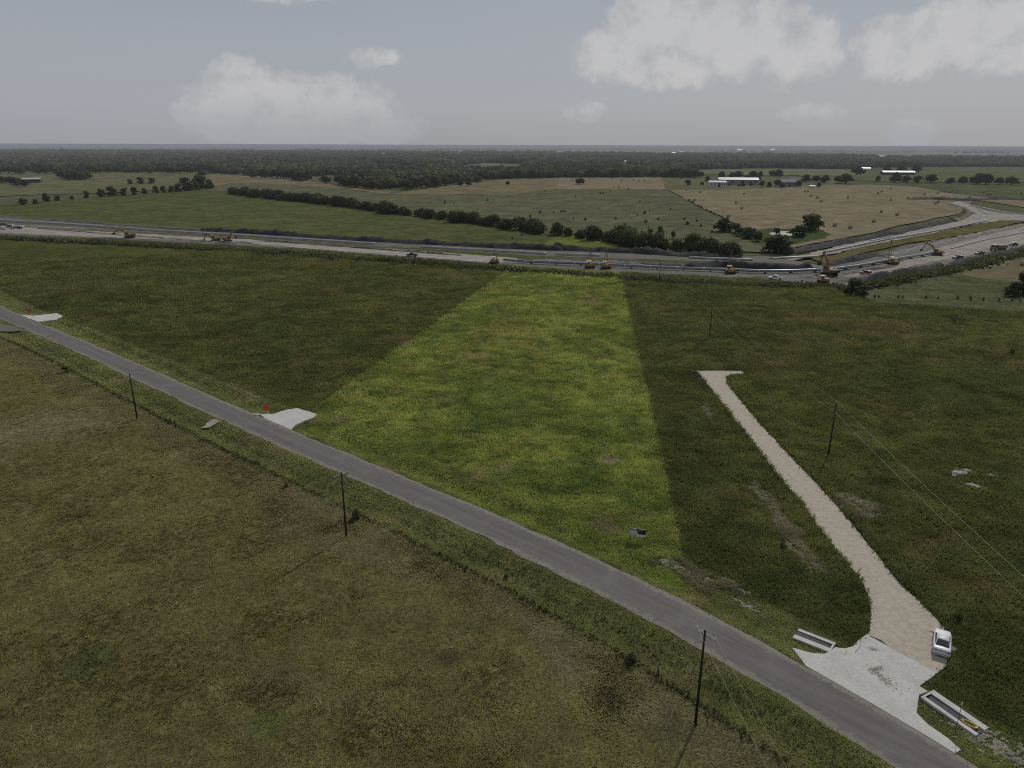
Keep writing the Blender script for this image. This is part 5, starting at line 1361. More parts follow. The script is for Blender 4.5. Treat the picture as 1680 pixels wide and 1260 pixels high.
# ------------------------------------------------------------------ the parked car
def sedan(x, y, rz, z):
    t = empty('parked_car', (x, y, z), rz)
    tag(t, 'white four-door sedan parked on the gravel driveway beside the concrete apron, seen from behind', 'car')
    paint = simple('silver_white_paint', (0.56, 0.56, 0.58), 0.42, 0.0, 0.06, 2.0, 0.45)
    glass = simple('tinted_glass', (0.030, 0.036, 0.048), 0.15, 0.0, 0.3, 1.5, 0.8)
    black = simple('black_trim', (0.015, 0.015, 0.016), 0.5)
    red = simple('dark_red_lens', (0.10, 0.008, 0.010), 0.2)
    st = [(-2.36, .66, .58, .34), (-2.33, .80, .66, .26), (-2.27, .86, .88, .24), (-2.18, .885, .97, .24), (-1.9, .895, 1.0, .23), (-1.55, .90, 1.0, .22), (-.9, .905, .975, .2), (0, .905, .955, .2), (.7, .905, .945, .2), (1.05, .90, .94, .2), (1.5, .885, .90, .22), (1.95, .85, .84, .23), (2.2, .78, .77, .25), (2.33, .66, .66, .3), (2.38, .5, .55, .36)]
    bm = bmesh.new(); rows = []
    for sx, hw, zt, zb in st:
        prof = [(hw * .88, zb), (hw * .98, zb + .12), (hw, zb + .30 if zb + .3 < zt else zt - .1), (hw * .985, zt - .10), (hw * .93, zt - .025), (hw * .78, zt), (0, zt + .025)]
        pts = [(a, b) for a, b in prof] + [(-a, b) for a, b in reversed(prof[:-1])]
        rows.append([bm.verts.new((sx, a, b)) for a, b in pts])
    for r0, r1 in zip(rows[:-1], rows[1:]):
        for k in range(len(r0) - 1): bm.faces.new((r0[k], r0[k + 1], r1[k + 1], r1[k]))
        bm.faces.new((r0[-1], r0[0], r1[0], r1[-1]))
    bm.faces.new(rows[0]); bm.faces.new(rows[-1])
    link('body', bm_mesh(bm, 'body', True), paint, t)
    # roof shell with pillars
    B0 = [(-1.62, .74, .985), (-1.62, -.74, .985), (1.08, -.77, .93), (1.08, .77, .93)]
    T0 = [(-.78, .575, 1.40), (-.78, -.575, 1.40), (.30, -.59, 1.415), (.30, .59, 1.415)]
    bm = bmesh.new()
    b = [bm.verts.new(p) for p in B0]; q = [bm.verts.new(p) for p in T0]
    m1, m2 = bm.verts.new((-.74, 0, 1.445)), bm.verts.new((.34, 0, 1.455))
    for i, j in ((1, 2), (3, 0)): bm.faces.new((b[i], b[j], q[j], q[i]))
    bm.faces.new((b[0], b[1], q[1], m1, q[0])); bm.faces.new((b[2], b[3], q[3], m2, q[2]))
    bm.faces.new((q[0], m1, m2, q[3])); bm.faces.new((m1, q[1], q[2], m2))
    es = [e for e in bm.edges if all(v.co.z > 1.3 for v in e.verts)]
    bmesh.ops.bevel(bm, geom=es, offset=.05, segments=2, affect='EDGES')
    link('roof', bm_mesh(bm, 'roof', True), paint, t)
    def pane(name, c, mat, ins_u=.08, ins_v=.1, off=.014):
        c = [Vector(p) for p in c]
        f = lambda u, v: c[0].lerp(c[1], u).lerp(c[3].lerp(c[2], u), v)
        n = (c[1] - c[0]).cross(c[3] - c[0]).normalized()
        cen = sum(c, Vector()) / 4
        if n.dot(cen - Vector((-.2, 0, .9))) < 0: n = -n
        pts = [f(ins_u, ins_v) + n * off, f(1 - ins_u, ins_v) + n * off, f(1 - ins_u, 1 - ins_v) + n * off, f(ins_u, 1 - ins_v) + n * off]
        MB().quad(pts).build(name, mat, t)
    pane('rear_window', [B0[0], B0[1], T0[1], T0[0]], glass, .04, .05, .05)
    pane('windshield', [B0[3], B0[2], T0[2], T0[3]], glass, .05, .06, .05)
    for s in (1, -1):
        bl, br = Vector((-1.62, .74 * s, .985)), Vector((1.08, .77 * s, .93)); tl, tr = Vector((-.78, .575 * s, 1.40)), Vector((.30, .59 * s, 1.415))
        L_ = lambda u, v: bl.lerp(br, u).lerp(tl.lerp(tr, u), v)
        for u0, u1 in ((.08, .475), (.50, .95)):
            pane('side_window', [L_(u0, .04), L_(u1, .04), L_(u1, .94), L_(u0, .94)], glass, .01, .02, .016)
        MB().box((.78, s * .98, 1.0), (.11, .17, .12), bevel=.03).build('wing_mirror', black, t)
        MB().box((-2.285, s * .68, .83), (.10, .30, .14), rot=(0, R(-10), s * R(-12)), bevel=.02).build('taillight', red, t)
        MB().box((2.24, s * .62, .68), (.12, .30, .12), rot=(0, R(25), s * R(20)), bevel=.02).build('headlight', simple('clear_lens', (.6, .62, .64), .1), t)
        for wx in (-1.40, 1.42):
            w = MB().wheel((wx, s * .82, .32), .32, .20).build('wheel', black, t, True)
            MB().wheel((wx, s * .925, .32), .21, .03, 12).build('rim', M_STEEL, w)
    MB().box((-2.292, 0, .80), (.04, .92, .16), rot=(0, R(-12), 0)).build('trunk_reflection', simple('trunk_reflection_grey', (.20, .20, .215), .3), t)  # grey reflection on the rear face, put into this plate's colour
    MB().box((-2.36, 0, .47), (.06, 1.30, .10), bevel=.01).build('bumper_trim', simple('grey_bumper', (.30, .30, .31), .5), t)
    return t
hd = R(31)
sedan(48.75 + math.sin(hd) * 2.0, 67.6 + math.cos(hd) * 2.2, PI / 2 - hd, .06)

# ------------------------------------------------------------------ land sign
def land_sign():
    x0, y0 = G(1033, 886); x1, y1 = G(1058.5, 889.5)
    L = math.hypot(x1 - x0, y1 - y0); rz = math.atan2(y1 - y0, x1 - x0)
    t = empty('land_sign', (x0, y0, 0), rz)
    tag(t, 'two-panel real estate board on posts in the bright meadow near the road', 'sign')
    for px_ in (.06, L - .06): MB().box((px_, .05, .95), (.09, .09, 1.95)).build('post', simple('dark_sign_post', (.06, .05, .045), .9), t)
    MB().box((L / 2, 0, 1.42), (L, .03, 1.20)).build('board', simple('white_board', (.62, .62, .62), .5, 0, .06), t)
    y = -.018
    def plate(name, xa, xb, za, zb, m, dy=0.0):
        return MB().box(((xa + xb) / 2, y - dy, (za + zb) / 2), (xb - xa, .006, zb - za)).build(name, m, t)
    red, grey, navy, wht, gold = simple('sign_red', (.24, .012, .035), .5), simple('sign_photo_grey', (.46, .48, .52), .5, 0, .35, 2.0), simple('sign_navy', (.010, .010, .022), .45), simple('sign_white', (.72, .72, .72), .5, 0, .05), simple('sign_gold', (.55, .42, .25), .5)
    h = L * .48
    plate('red_band', .02, h + .06, 1.74, 2.00, red)
    plate('photo_panel', .02, h, .84, 1.73, grey)
    plate('navy_panel', h + .01, L - .02, 1.16, 1.99 - .26 + .26, navy, .004)
    plate('white_panel', h + .01, L - .02, .84, 1.15, wht, .002)
    for xa, xb in ((.14, .44), (.50, .86)): plate('lettering', xa, xb, 1.84, 1.90, wht, .006)
    for xa, xb, za, zb in ((h + .20, h + .34, 1.78, 1.88), ): plate('logo', xa, xb, za, zb, gold, .010)
    for xa, xb, za, zb in ((h + .46, h + .78, 1.80, 1.86), (h + .18, h + .62, 1.56, 1.60)): plate('lettering', xa, xb, za, zb, simple('sign_pale', (.45, .45, .47), .5), .010)
    plate('lettering', h + .16, L - .18, .96, 1.00, simple('sign_darkgrey', (.14, .14, .15), .5), .008)
land_sign()

# ------------------------------------------------------------------ orange diamond signs
def diamond(px, py, label):
    x, y = G(px, py); z = float(zground(x, y)); x, y = G(px, py, z)
    t = empty('roadwork_sign', (x, y, z), math.atan2(-x, y) * .6); tag(t, label, 'road sign')
    org = simple('orange_sign_face', (.62, .10, .02), .5, 0, .08)
    s = .86
    MB().prism([(-s, 1.38), (0, 1.38 - s), (s, 1.38), (0, 1.38 + s)], -.015, .015).build('sign_face', org, t)
    k = .60
    for a, b in (((-k, 1.38), (0, 1.38 - k)), ((0, 1.38 - k), (k, 1.38)), ((k, 1.38), (0, 1.38 + k)), ((0, 1.38 + k), (-k, 1.38))):
        MB().bar((a[0] * 1.25, -.022, 1.38 + (a[1] - 1.38) * 1.25), (b[0] * 1.25, -.022, 1.38 + (b[1] - 1.38) * 1.25), .006, .03).build('border', simple('sign_black', (.02, .02, .02), .6), t)
    for wz, wl in ((1.56, .34), (1.38, .46), (1.20, .34)): MB().box((0, -.022, wz), (wl * 1.4, .006, .07)).build('lettering', simple('sign_black_ink', (.03, .02, .02), .6), t)
    for q in (-1, 1): MB().bar((0, 0.03, .5), (q * .55, .35 * q, 0), .04, .04).bar((0, .03, .5), (q * .55, -.35 * q, 0), .04, .04).build('stand_leg', M_STEEL, t)
    for q, c in ((-1, (.10, .22, .12)), (1, (.16, .26, .13))):
        f = MB().bar((0, .02, 2.1), (q * .42, .02, 2.95), .03, .03).build('flag_staff', M_STEEL, t)
        MB().quad([(q * .42, .0, 2.95), (q * .95, -.08, 2.80), (q * .85, .02, 2.32), (q * .30, 0, 2.55)]).build('flag', simple('faded_green_flag', c, .8), f)
diamond(438, 679, 'orange diamond roadwork sign with small flags behind the middle concrete apron')
diamond(49, 516, 'orange diamond roadwork sign behind the small far concrete apron at left')

# ------------------------------------------------------------------ rocks, dead shrub
M_ROCK = aggregate_mat('pale_limestone', (0.40, 0.375, 0.335), (0.30, 0.28, 0.245), (0.16, 0.14, 0.11), 3.0, 0.7, 0.1)
def rock_mesh(seed):
    rr = random.Random(seed); bm = bmesh.new()
    bmesh.ops.create_icosphere(bm, subdivisions=2, radius=1)
    for v in bm.verts:
        n = v.co.normalized()
        f = .75 + .5 * float(vn(n.x * 3 + seed, n.y * 3 + n.z * 2, 1.0, seed))
        v.co = Vector((n.x * f * 1.15, n.y * f * .9, n.z * f * .30))
    return bm_mesh(bm, 'rock')
ROCKS = [rock_mesh(i) for i in range(4)]
for me in ROCKS: me.materials.append(M_ROCK)
for i, (px, py, s, lb) in enumerate([(1572, 778, 1.0, 'biggest pale limestone boulder in the right meadow'), (1580, 777, .8, 'pale boulder touching the biggest one in the right meadow'), (1585, 773, .6, 'small pale rock behind the two big boulders'), (1566, 781, .5, 'small pale rock at the left foot of the big boulders'), (1596, 798, .7, 'pale boulder of the lower pair in the right meadow'), (1603, 800, .55, 'smaller rock right of the lower boulder'), (1587, 796, .4, 'small rock left of the lower boulder'), (1627, 781, .6, 'lone pale rock right of the boulder groups')]):
    o = bpy.data.objects.new('limestone_rock', ROCKS[i % 4]); COL.objects.link(o)
    x, y = G(px, py); o.location = (x, y, .10 * s + .12); o.scale = (s * 1.1, s * 1.0, s * 1.1); o.rotation_euler = (0, 0, i * 1.3)
    tag(o, lb, 'rock')
def bare_shrub(px, py, h, label):
    x, y = G(px, py); rr = random.Random(px); b = MB()
    def br(p, d, L, r, k):
        q = p + d * L
        b.tube(p, q, r, r * .6, 5)
        if k == 0: return
        for _ in range(3):
            nd = (d + Vector((rr.gauss(0, .45), rr.gauss(0, .45), rr.uniform(-.1, .35)))).normalized()
            br(p.lerp(q, rr.uniform(.5, 1)), nd, L * rr.uniform(.6, .85), r * .6, k - 1)
    for _ in range(8):
        br(Vector((rr.gauss(0, .5), rr.gauss(0, .5), 0)), Vector((rr.gauss(0, .45), rr.gauss(0, .45), 1)).normalized(), h * .42, .07, 3)
    o = b.build('dead_shrub', M_DEAD); o.location = (x, y, 0); tag(o, label, 'shrub')
bare_shrub(1570, 533, 4.2, 'leafless grey shrub standing in the green right pasture')

# ------------------------------------------------------------------ hay bales
def bale_mesh(seed):
    rr = random.Random(seed); bm = bmesh.new(); n = 20
    rings = []
    for k, (yy, rad) in enumerate(((-.62, .60), (-.60, .78), (-.3, .83), (0, .82), (.3, .83), (.6, .78), (.62, .60))):
        rings.append([bm.verts.new(((rad + rr.gauss(0, .02)) * math.cos(2 * PI * i / n), yy, .78 + (rad + rr.gauss(0, .02)) * math.sin(2 * PI * i / n) * (.95 if i > n / 2 else 1))) for i in range(n)])
    for a, b in zip(rings[:-1], rings[1:]):
        for i in range(n): bm.faces.new((a[i], a[(i + 1) % n], b[(i + 1) % n], b[i]))
    bm.faces.new(rings[0]); bm.faces.new(rings[-1])
    return bm_mesh(bm, 'hay_bale', False)
M_BALE = simple('weathered_hay', (0.36, 0.29, 0.19), 0.95, 0, 0.35, 5.0, 0.1)
BALES = [bale_mesh(i) for i in range(3)]
for me in BALES: me.materials.append(M_BALE)
z3 = [(1035, 381), (1142, 370), (1234, 385), (1523, 398), (1471, 455), (1507, 494), (1196, 441), (1420, 547), (870, 312), (833, 312), (797, 307), (717, 305), (655, 301), (703, 349), (765, 365), (1033, 318), (398, 302), (462, 297), (510, 298), (537, 297), (395, 308)]
z4 = [(242, 382), (262, 379), (280, 413), (322, 424), (348, 448), (524, 422), (721, 393), (744, 383), (806, 364), (807, 437), (743, 515), (847, 535), (693, 581), (437, 608), (539, 622), (918, 426), (1027, 401), (1116, 391), (1097, 461), (1115, 450), (1285, 506), (1253, 544), (1214, 367), (1249, 376), (1413, 383), (1446, 399), (1464, 399), (1321, 422), (1663, 394)]
bl = [(840 + a / 4, 220 + b / 4) for a, b in z3] + [(1260 + a / 4, 220 + b / 4) for a, b in z4]
for i, (px, py) in enumerate(bl):
    o = bpy.data.objects.new('hay_bale', BALES[i % 3]); COL.objects.link(o)
    o.location = (*G(px, py), .06); o.rotation_euler = (0, 0, random.uniform(0, PI)); s = 1.55 + .2 * random.random(); o.scale = (s, s, s)
    tag(o, 'round hay bale lying on the tan hay stubble behind the pipeline corridor', 'hay bale', 'round bales scattered over the hay stubble')
for px, py, lb in ((1647, 427, 'round hay bale on the tan paddock below the far truck'), (1677, 435.5, 'round hay bale at the right edge of the tan paddock')):
    o = bpy.data.objects.new('hay_bale', BALES[0]); COL.objects.link(o); o.location = (*G(px, py), .1); o.rotation_euler = (0, 0, .4); o.scale = (1.15,) * 3
    tag(o, lb, 'hay bale')

# ------------------------------------------------------------------ heavy plant
M_YEL = simple('machine_yellow', (0.36, 0.225, 0.06), 0.5, 0, 0.25, 1.2, 0.4)
M_YELD = simple('dusty_orange_yellow', (0.26, 0.155, 0.065), 0.6, 0, 0.3, 1.2, 0.3)
M_TRK = simple('muddy_steel_track', (0.075, 0.062, 0.052), 0.85, 0.1, 0.3, 2.5, 0.2)
M_GLS = simple('machine_glass', (0.03, 0.035, 0.04), 0.1, 0, 0.2, 1.0, 0.8)
M_CAN = simple('pale_canopy_roof', (0.62, 0.58, 0.48), 0.6, 0, 0.1, 1.0, 0.3)
M_STL = simple('dark_machine_steel', (0.05, 0.045, 0.04), 0.6, 0.2, 0.3, 2.0, 0.4)
M_BLK = simple('tyre_rubber', (0.02, 0.02, 0.021), 0.85, 0, 0.3, 3.0, 0.2)

def track_prof(L, h):
    return [(-L / 2 + h * .3, 0), (L / 2 - h * .3, 0), (L / 2 - .04, h * .28), (L / 2, h * .55), (L / 2 - h * .12, h * .9), (L / 2 - h * .4, h), (-L / 2 + h * .4, h), (-L / 2 + h * .12, h * .9), (-L / 2, h * .55), (-L / 2 + .04, h * .28)]
def tracks(t, L, h, gauge, w):
    for s in (-1, 1):
        tr = MB().prism(track_prof(L, h), s * gauge / 2 - w / 2, s * gauge / 2 + w / 2).build('track', M_TRK, t)
        for k in (-1, 0, 1): MB().wheel((k * L * .3, s * (gauge / 2 + w / 2 + .03), h * .42), h * .26, .06, 10).build('track_roller', M_STL, tr)
def excavator(px, py, rz, label, slew=0.0, boom=40, stick=-70, bucket=-40, sc=1.0, mat=None):
    x, y = G(px, py); mat = mat or M_YELD
    t = empty('excavator', (x, y, .15), rz); t.scale = (sc,) * 3
    tag(t, label, 'excavator')
    tracks(t, 4.9, 1.05, 2.7, .7)
    Rz = Matrix.Rotation(slew, 4, 'Z')
    def put(o):
        o.data.transform(Rz); return o
    put(MB().tube((0, 0, .8), (0, 0, 1.2), .85, .85, 16).build('slew_ring', M_STL, t))
    put(MB().prism([(-2.9, 1.25), (1.75, 1.2), (1.75, 1.75), (.9, 2.15), (-2.2, 2.35), (-2.95, 2.0)], -1.45, 1.45).build('house', mat, t))
    put(MB().box((-2.75, 0, 1.75), (.9, 2.8, 1.05), bevel=.15).build('counterweight', M_STL, t))
    c = put(MB().prism([(-.25, 2.05), (1.75, 1.75), (1.9, 2.3), (1.45, 3.25), (-.25, 3.25)], .45, 1.42).build('cab', mat, t))
    put(MB().prism([(.0, 2.35), (1.6, 2.3), (1.35, 3.05), (.0, 3.05)], .43, 1.44).build('cab_window', M_GLS, c))
    put(MB().box((-1.5, -.75, 2.45), (1.1, .9, .4), bevel=.05).build('engine_cover', mat, t))
    put(MB().tube((-1.0, -1.0, 2.4), (-1.0, -1.0, 3.0), .09, .09, 8).build('exhaust', M_STL, t))
    p0 = Vector((1.3, -.15, 1.75)); b = R(boom)
    p1 = p0 + Vector((math.cos(b + R(22)), 0, math.sin(b + R(22)))) * 3.1
    p2 = p1 + Vector((math.cos(b - R(18)), 0, math.sin(b - R(18)))) * 3.4
    put(MB().bar(p0, p1, .55, .55, .6, .95).bar(p1, p2, .6, .95, .5, .45).build('boom', mat, t))
    s = R(boom + stick)
    p3 = p2 + Vector((math.cos(s), 0, math.sin(s))) * 3.3
    p25 = p2 - Vector((math.cos(s), 0, math.sin(s))) * .8
    put(MB().bar(p25, p3, .45, .75, .38, .38).build('stick', mat, t))
    put(MB().tube(p1 + Vector((0, .0, .5)), p25, .10, .08, 8).build('hydraulic_ram', M_STEEL, t))
    k = R(boom + stick + bucket)
    d = Vector((math.cos(k), 0, math.sin(k))); n = Vector((-d.z, 0, d.x))
    pr = [p3 - n * .15, p3 + d * .55 - n * .25, p3 + d * 1.35 + n * .1, p3 + d * 1.5 + n * .75, p3 + d * .75 + n * .95, p3 + d * .1 + n * .45]
    put(MB().prism([(v.x, v.z) for v in pr], -.75, .45).build('bucket', M_STL, t))
    return t
excavator(213, 390.5, R(172), 'excavator with its boom stretched out left, leftmost machine on the haul track', 0, 28, -62, -45, 1.05)
excavator(354, 396, R(168), 'excavator with its stick hanging down, left one of the pair on the haul track', 0, 20, -95, 20, .95)
excavator(374, 397.5, R(20), 'excavator with raised folded boom, right one of the pair on the haul track', 0, 55, -150, -10, 1.0)
excavator(1360, 452, R(118), 'big dusty excavator with arm folded high over the pale pipe', R(0), 68, -138, -30, 1.25)
excavator(1537, 419, R(155), 'excavator reaching over the right end of the pale pipe string', 0, 42, -105, -20, 1.0)

def pipelayer(px, py, rz, label, lean=4, sc=1.0, boom=7.6):
    x, y = G(px, py)
    t = empty('pipelayer', (x, y, .15), rz); t.scale = (sc,) * 3
    tag(t, label, 'pipelayer')
    tracks(t, 4.6, 1.25, 2.6, .75)
    MB().prism([(-1.9, .9), (2.1, .9), (2.15, 1.9), (.4, 2.05), (.3, 1.6), (-1.9, 1.6)], -.85, .85).build('hull', M_YEL, t)
    MB().box((1.25, 0, 2.05), (1.7, 1.25, .75), bevel=.08).build('engine_hood', M_YEL, t)
    MB().tube((1.5, .25, 2.3), (1.5, .25, 3.2), .08, .08, 8).build('exhaust', M_STL, t)
    MB().box((-.7, 0, 1.95), (.8, 1.0, .9), bevel=.1).build('seat', M_STL, t)
    cn = MB().box((-.6, 0, 3.35), (2.2, 2.0, .16), bevel=.04).build('canopy', M_CAN, t)
    for a, b in ((-1.5, -.85), (-1.5, .85), (.35, -.85), (.35, .85)): MB().bar((a, b, 1.5), (a, b, 3.3), .1, .1).build('canopy_post', M_YEL, cn)
    MB().box((-.2, -1.75, 1.6), (2.3, .8, 1.1), bevel=.1).build('counterweight', M_YEL, t)
    tip = Vector((0, 1.75 + math.tan(R(lean)) * boom, 1.2 + boom))
    for s in (-1, 1): MB().bar((s * 1.0, 1.7, 1.0), tip + Vector((s * .28, 0, 0)), .22, .22, .16, .16).build('boom_leg', M_YELD, t)
    MB().bar(tip + Vector((-.35, 0, 0)), tip + Vector((.35, 0, 0)), .35, .3).build('boom_head', M_STL, t)
    MB().tube(tip, (0, -.6, 2.1), .035, .035, 5).build('hoist_cable', M_STL, t)
    MB().tube(tip, tip + Vector((0, .15, -4.6)), .04, .04, 5).build('load_line', M_STL, t)
    MB().box(tip + Vector((0, .15, -4.8)), (.35, .3, .6), bevel=.05).build('hook_block', M_STL, t)
    return t
pipelayer(811, 433, R(-8), 'yellow pipelayer with twin boom legs at the left end of the teal pipe', 3)
pipelayer(968, 440, R(-6), 'yellow pipelayer with pale canopy, left one of the close pair over the pipe', 3)
pipelayer(994, 441, R(-4), 'yellow pipelayer with pale canopy, right one of the close pair over the pipe', 2)
pipelayer(1198, 449, R(-8), 'dusty yellow pipelayer standing alone between the close pair and the big excavator', 2)
pipelayer(1350, 464, R(25), 'yellow pipelayer parked in front of the big raised excavator', 14, .9, 4.0)
pipelayer(1464, 434, R(28), 'dark pipelayer with a tall thin boom right of the big excavator', 4, 1.05, 9.5)

# ------------------------------------------------------------------ pickups and trucks on the corridor
def pickup(px, py, rz, label, color, load=None, name='pickup_truck', sc=1.0):
    x, y = G(px, py)
    t = empty(name, (x, y, .16), rz); t.scale = (sc,) * 3
    tag(t, label, 'pickup truck')
    p = simple('pickup_paint', color, .35, 0, .15, 1.0, .5)
    MB().prism([(-2.9, .5), (2.8, .5), (2.9, .75), (2.8, 1.05), (1.3, 1.18), (-2.9, 1.18)], -.98, .98).build('body', p, t)
    c = MB().prism([(-.75, 1.16), (1.45, 1.16), (.75, 1.82), (.55, 1.90), (-.55, 1.90), (-.7, 1.8)], -.86, .86).build('cab', p, t)
    MB().prism([(-.62, 1.24), (1.2, 1.24), (.68, 1.74), (-.55, 1.74)], -.885, .885).build('side_window', M_GLS, c)
    MB().quad([(1.46, -.75, 1.2), (1.46, .75, 1.2), (.83, .72, 1.82), (.83, -.72, 1.82)]).build('windshield', M_GLS, c)
    MB().box((-1.85, 0, 1.20), (1.9, 1.65, .05)).build('load_bed', M_STL, t)
    if load is not None: MB().box((-1.8, 0, 1.45), (1.7, 1.6, .5), bevel=.05).build('tool_box', simple('bed_box', load, .5), t)
    for wx in (-1.8, 1.85):
        for s in (-1, 1):
            w = MB().wheel((wx, s * .9, .42), .42, .28).build('wheel', M_BLK, t, True)
            MB().wheel((wx, s * 1.05, .42), .24, .03, 10).build('rim', M_STEEL, w)
    return t
pickup(676, 421, R(170), 'dark pickup truck with a pale load alone on the haul track at left centre', (.05, .03, .03), (.5, .42, .40))
pickup(1272, 459, R(155), 'white pickup truck half hidden behind the weed strip below the teal pipe', (.66, .66, .66))
pickup(1571, 425, R(200), 'dark pickup truck with pale cap, front one of the row beside the right spoil bank', (.06, .06, .065), (.5, .5, .5))
pickup(1607, 418, R(205), 'dark pickup truck second in the row beside the right spoil bank', (.09, .09, .10), (.42, .42, .42))
pickup(1662, 403.5, R(205), 'dark pickup truck behind the dump truck, last in the right row', (.04, .035, .035), (.3, .3, .3))
pickup(1419, 450, R(185), 'small red and white service pickup left of the tall thin boom', (.20, .05, .04), (.55, .52, .50), sc=.9)
pickup(5, 376.5, R(160), 'white pickup truck at the left edge, in front of the parked cluster', (.60, .60, .60))
pickup(6, 370.5, R(165), 'dark pickup truck at the left edge, behind the white one', (.045, .045, .05))
pickup(18, 373.5, R(175), 'black pickup truck with pale load in the cluster at the left edge', (.03, .03, .03), (.5, .5, .48))
def heavy_truck(px, py, rz, label, cabc, bodyc, sc=1.0, kind='dump'):
    x, y = G(px, py)
    t = empty('dump_truck' if kind == 'dump' else 'flatbed_truck', (x, y, .16), rz); t.scale = (sc,) * 3
    tag(t, label, 'truck')
    MB().box((-.4, 0, .85), (7.4, .9, .35)).build('chassis', M_STL, t)
    cb = MB().prism([(1.9, .7), (4.0, .7), (4.05, 1.5), (3.8, 1.65), (3.4, 2.75), (1.9, 2.85)], -1.2, 1.2).build('cab', simple('truck_cab_paint', cabc, .5), t)
    MB().prism([(2.3, 1.75), (3.55, 1.7), (3.3, 2.5), (2.3, 2.55)], -1.22, 1.22).build('side_window', M_GLS, cb)
    MB().quad([(3.82, -1.0, 1.7), (3.82, 1.0, 1.7), (3.44, .95, 2.65), (3.44, -.95, 2.65)]).build('windshield', M_GLS, cb)
    MB().box((2.7, 0, 2.93), (1.7, 2.3, .14), bevel=.04).build('cab_roof', M_CAN, cb)
    if kind == 'dump':
        MB().prism([(-4.1, 1.15), (1.5, 1.15), (1.75, 2.6), (1.9, 2.75), (-3.9, 2.55), (-4.4, 2.0)], -1.3, 1.3).build('dump_body', simple('dump_body_paint', bodyc, .6, 0, .3, 1.0), t)
    else:
        MB().box((-1.4, 0, 1.2), (5.4, 2.4, .2)).build('flat_bed', M_STL, t)
        for i, (bx, bz, bw) in enumerate(((-3.2, 1.7, 1.2), (-1.6, 1.85, 1.5), (.2, 1.65, 1.4))): MB().box((bx, 0, bz), (bw, 1.8, .9 + .2 * (i % 2)), bevel=.06).build('cargo_box', simple('cargo_paint', bodyc, .6), t)
    for wx in (3.0, -1.9, -3.2):
        for s in (-1, 1):
            w = MB().wheel((wx, s * 1.08, .55), .55, .35).build('wheel', M_BLK, t, True)
            MB().wheel((wx, s * 1.27, .55), .3, .03, 10).build('rim', M_STEEL, w)
heavy_truck(1637, 411.5, R(198), 'bulky dump truck with pale cab roof in the row beside the right spoil bank', (.30, .20, .09), (.26, .17, .08), 1.15)
heavy_truck(27, 375.5, R(172), 'grey flatbed truck with boxes at the right end of the left edge cluster', (.42, .43, .42), (.36, .38, .36), .95, 'flat')

# ------------------------------------------------------------------ two workers beside the pipe
def worker(px, py, label, vest, rz):
    x, y = G(px, py)
    me = bpy.data.meshes.new('person')
    J = [((0, 0, .95), .14), ((0, 0, 1.2), .15), ((0, 0, 1.42), .16), ((0, 0, 1.53), .06), ((0, 0, 1.62), .085), ((.02, 0, 1.72), .10),
         ((0, .11, .88), .10), ((.03, .13, .48), .07), ((0, .13, .08), .05), ((.14, .14, .04), .045),
         ((0, -.11, .88), .10), ((-.03, -.13, .48), .07), ((-.06, -.13, .08), .05), ((.08, -.14, .04), .045),
         ((0, .22, 1.42), .07), ((.04, .27, 1.14), .05), ((.16, .25, .92), .04), ((.20, .25, .84), .035),
         ((0, -.22, 1.42), .07), ((-.02, -.28, 1.14), .05), ((.08, -.28, .90), .04), ((.11, -.28, .82), .035)]
    E = [(0, 1), (1, 2), (2, 3), (3, 4), (4, 5), (0, 6), (6, 7), (7, 8), (8, 9), (0, 10), (10, 11), (11, 12), (12, 13), (2, 14), (14, 15), (15, 16), (16, 17), (2, 18), (18, 19), (19, 20), (20, 21)]
    me.from_pydata([j[0] for j in J], E, [])
    o = link('person', me, simple('worker_skin', (.30, .19, .13), .8)); o.location = (x, y, .15); o.rotation_euler = (0, 0, rz)
    sk = o.modifiers.new('skin', 'SKIN')
    for i, j in enumerate(J): me.skin_vertices[0].data[i].radius = (j[1], j[1])
    me.skin_vertices[0].data[0].use_root = True
    o.modifiers.new('sub', 'SUBSURF').levels = 1
    tag(o, label, 'person')
    b = MB(); b.tube((0, 0, .98), (0, 0, 1.46), .185, .20, 12); b.build('vest', simple('work_vest', vest, .8), o, True)
    b = MB()
    for s in (-1, 1): b.tube((0, s * .11, .92), (0, s * .13, .1), .115, .085, 10)
    b.build('trousers', simple('work_trousers', (.05, .055, .08), .9), o, True)
    b = MB(); b.tube((.02, 0, 1.73), (.02, 0, 1.86), .125, .07, 12); b.build('hard_hat', simple('hard_hat', (.6, .58, .5), .4), o, True)
worker(1476, 431, 'worker in an orange vest standing right of the tall thin boom', (.55, .16, .03), R(200))
worker(1480, 430, 'worker in a pale yellow vest standing next to the orange one', (.50, .48, .10), R(230))

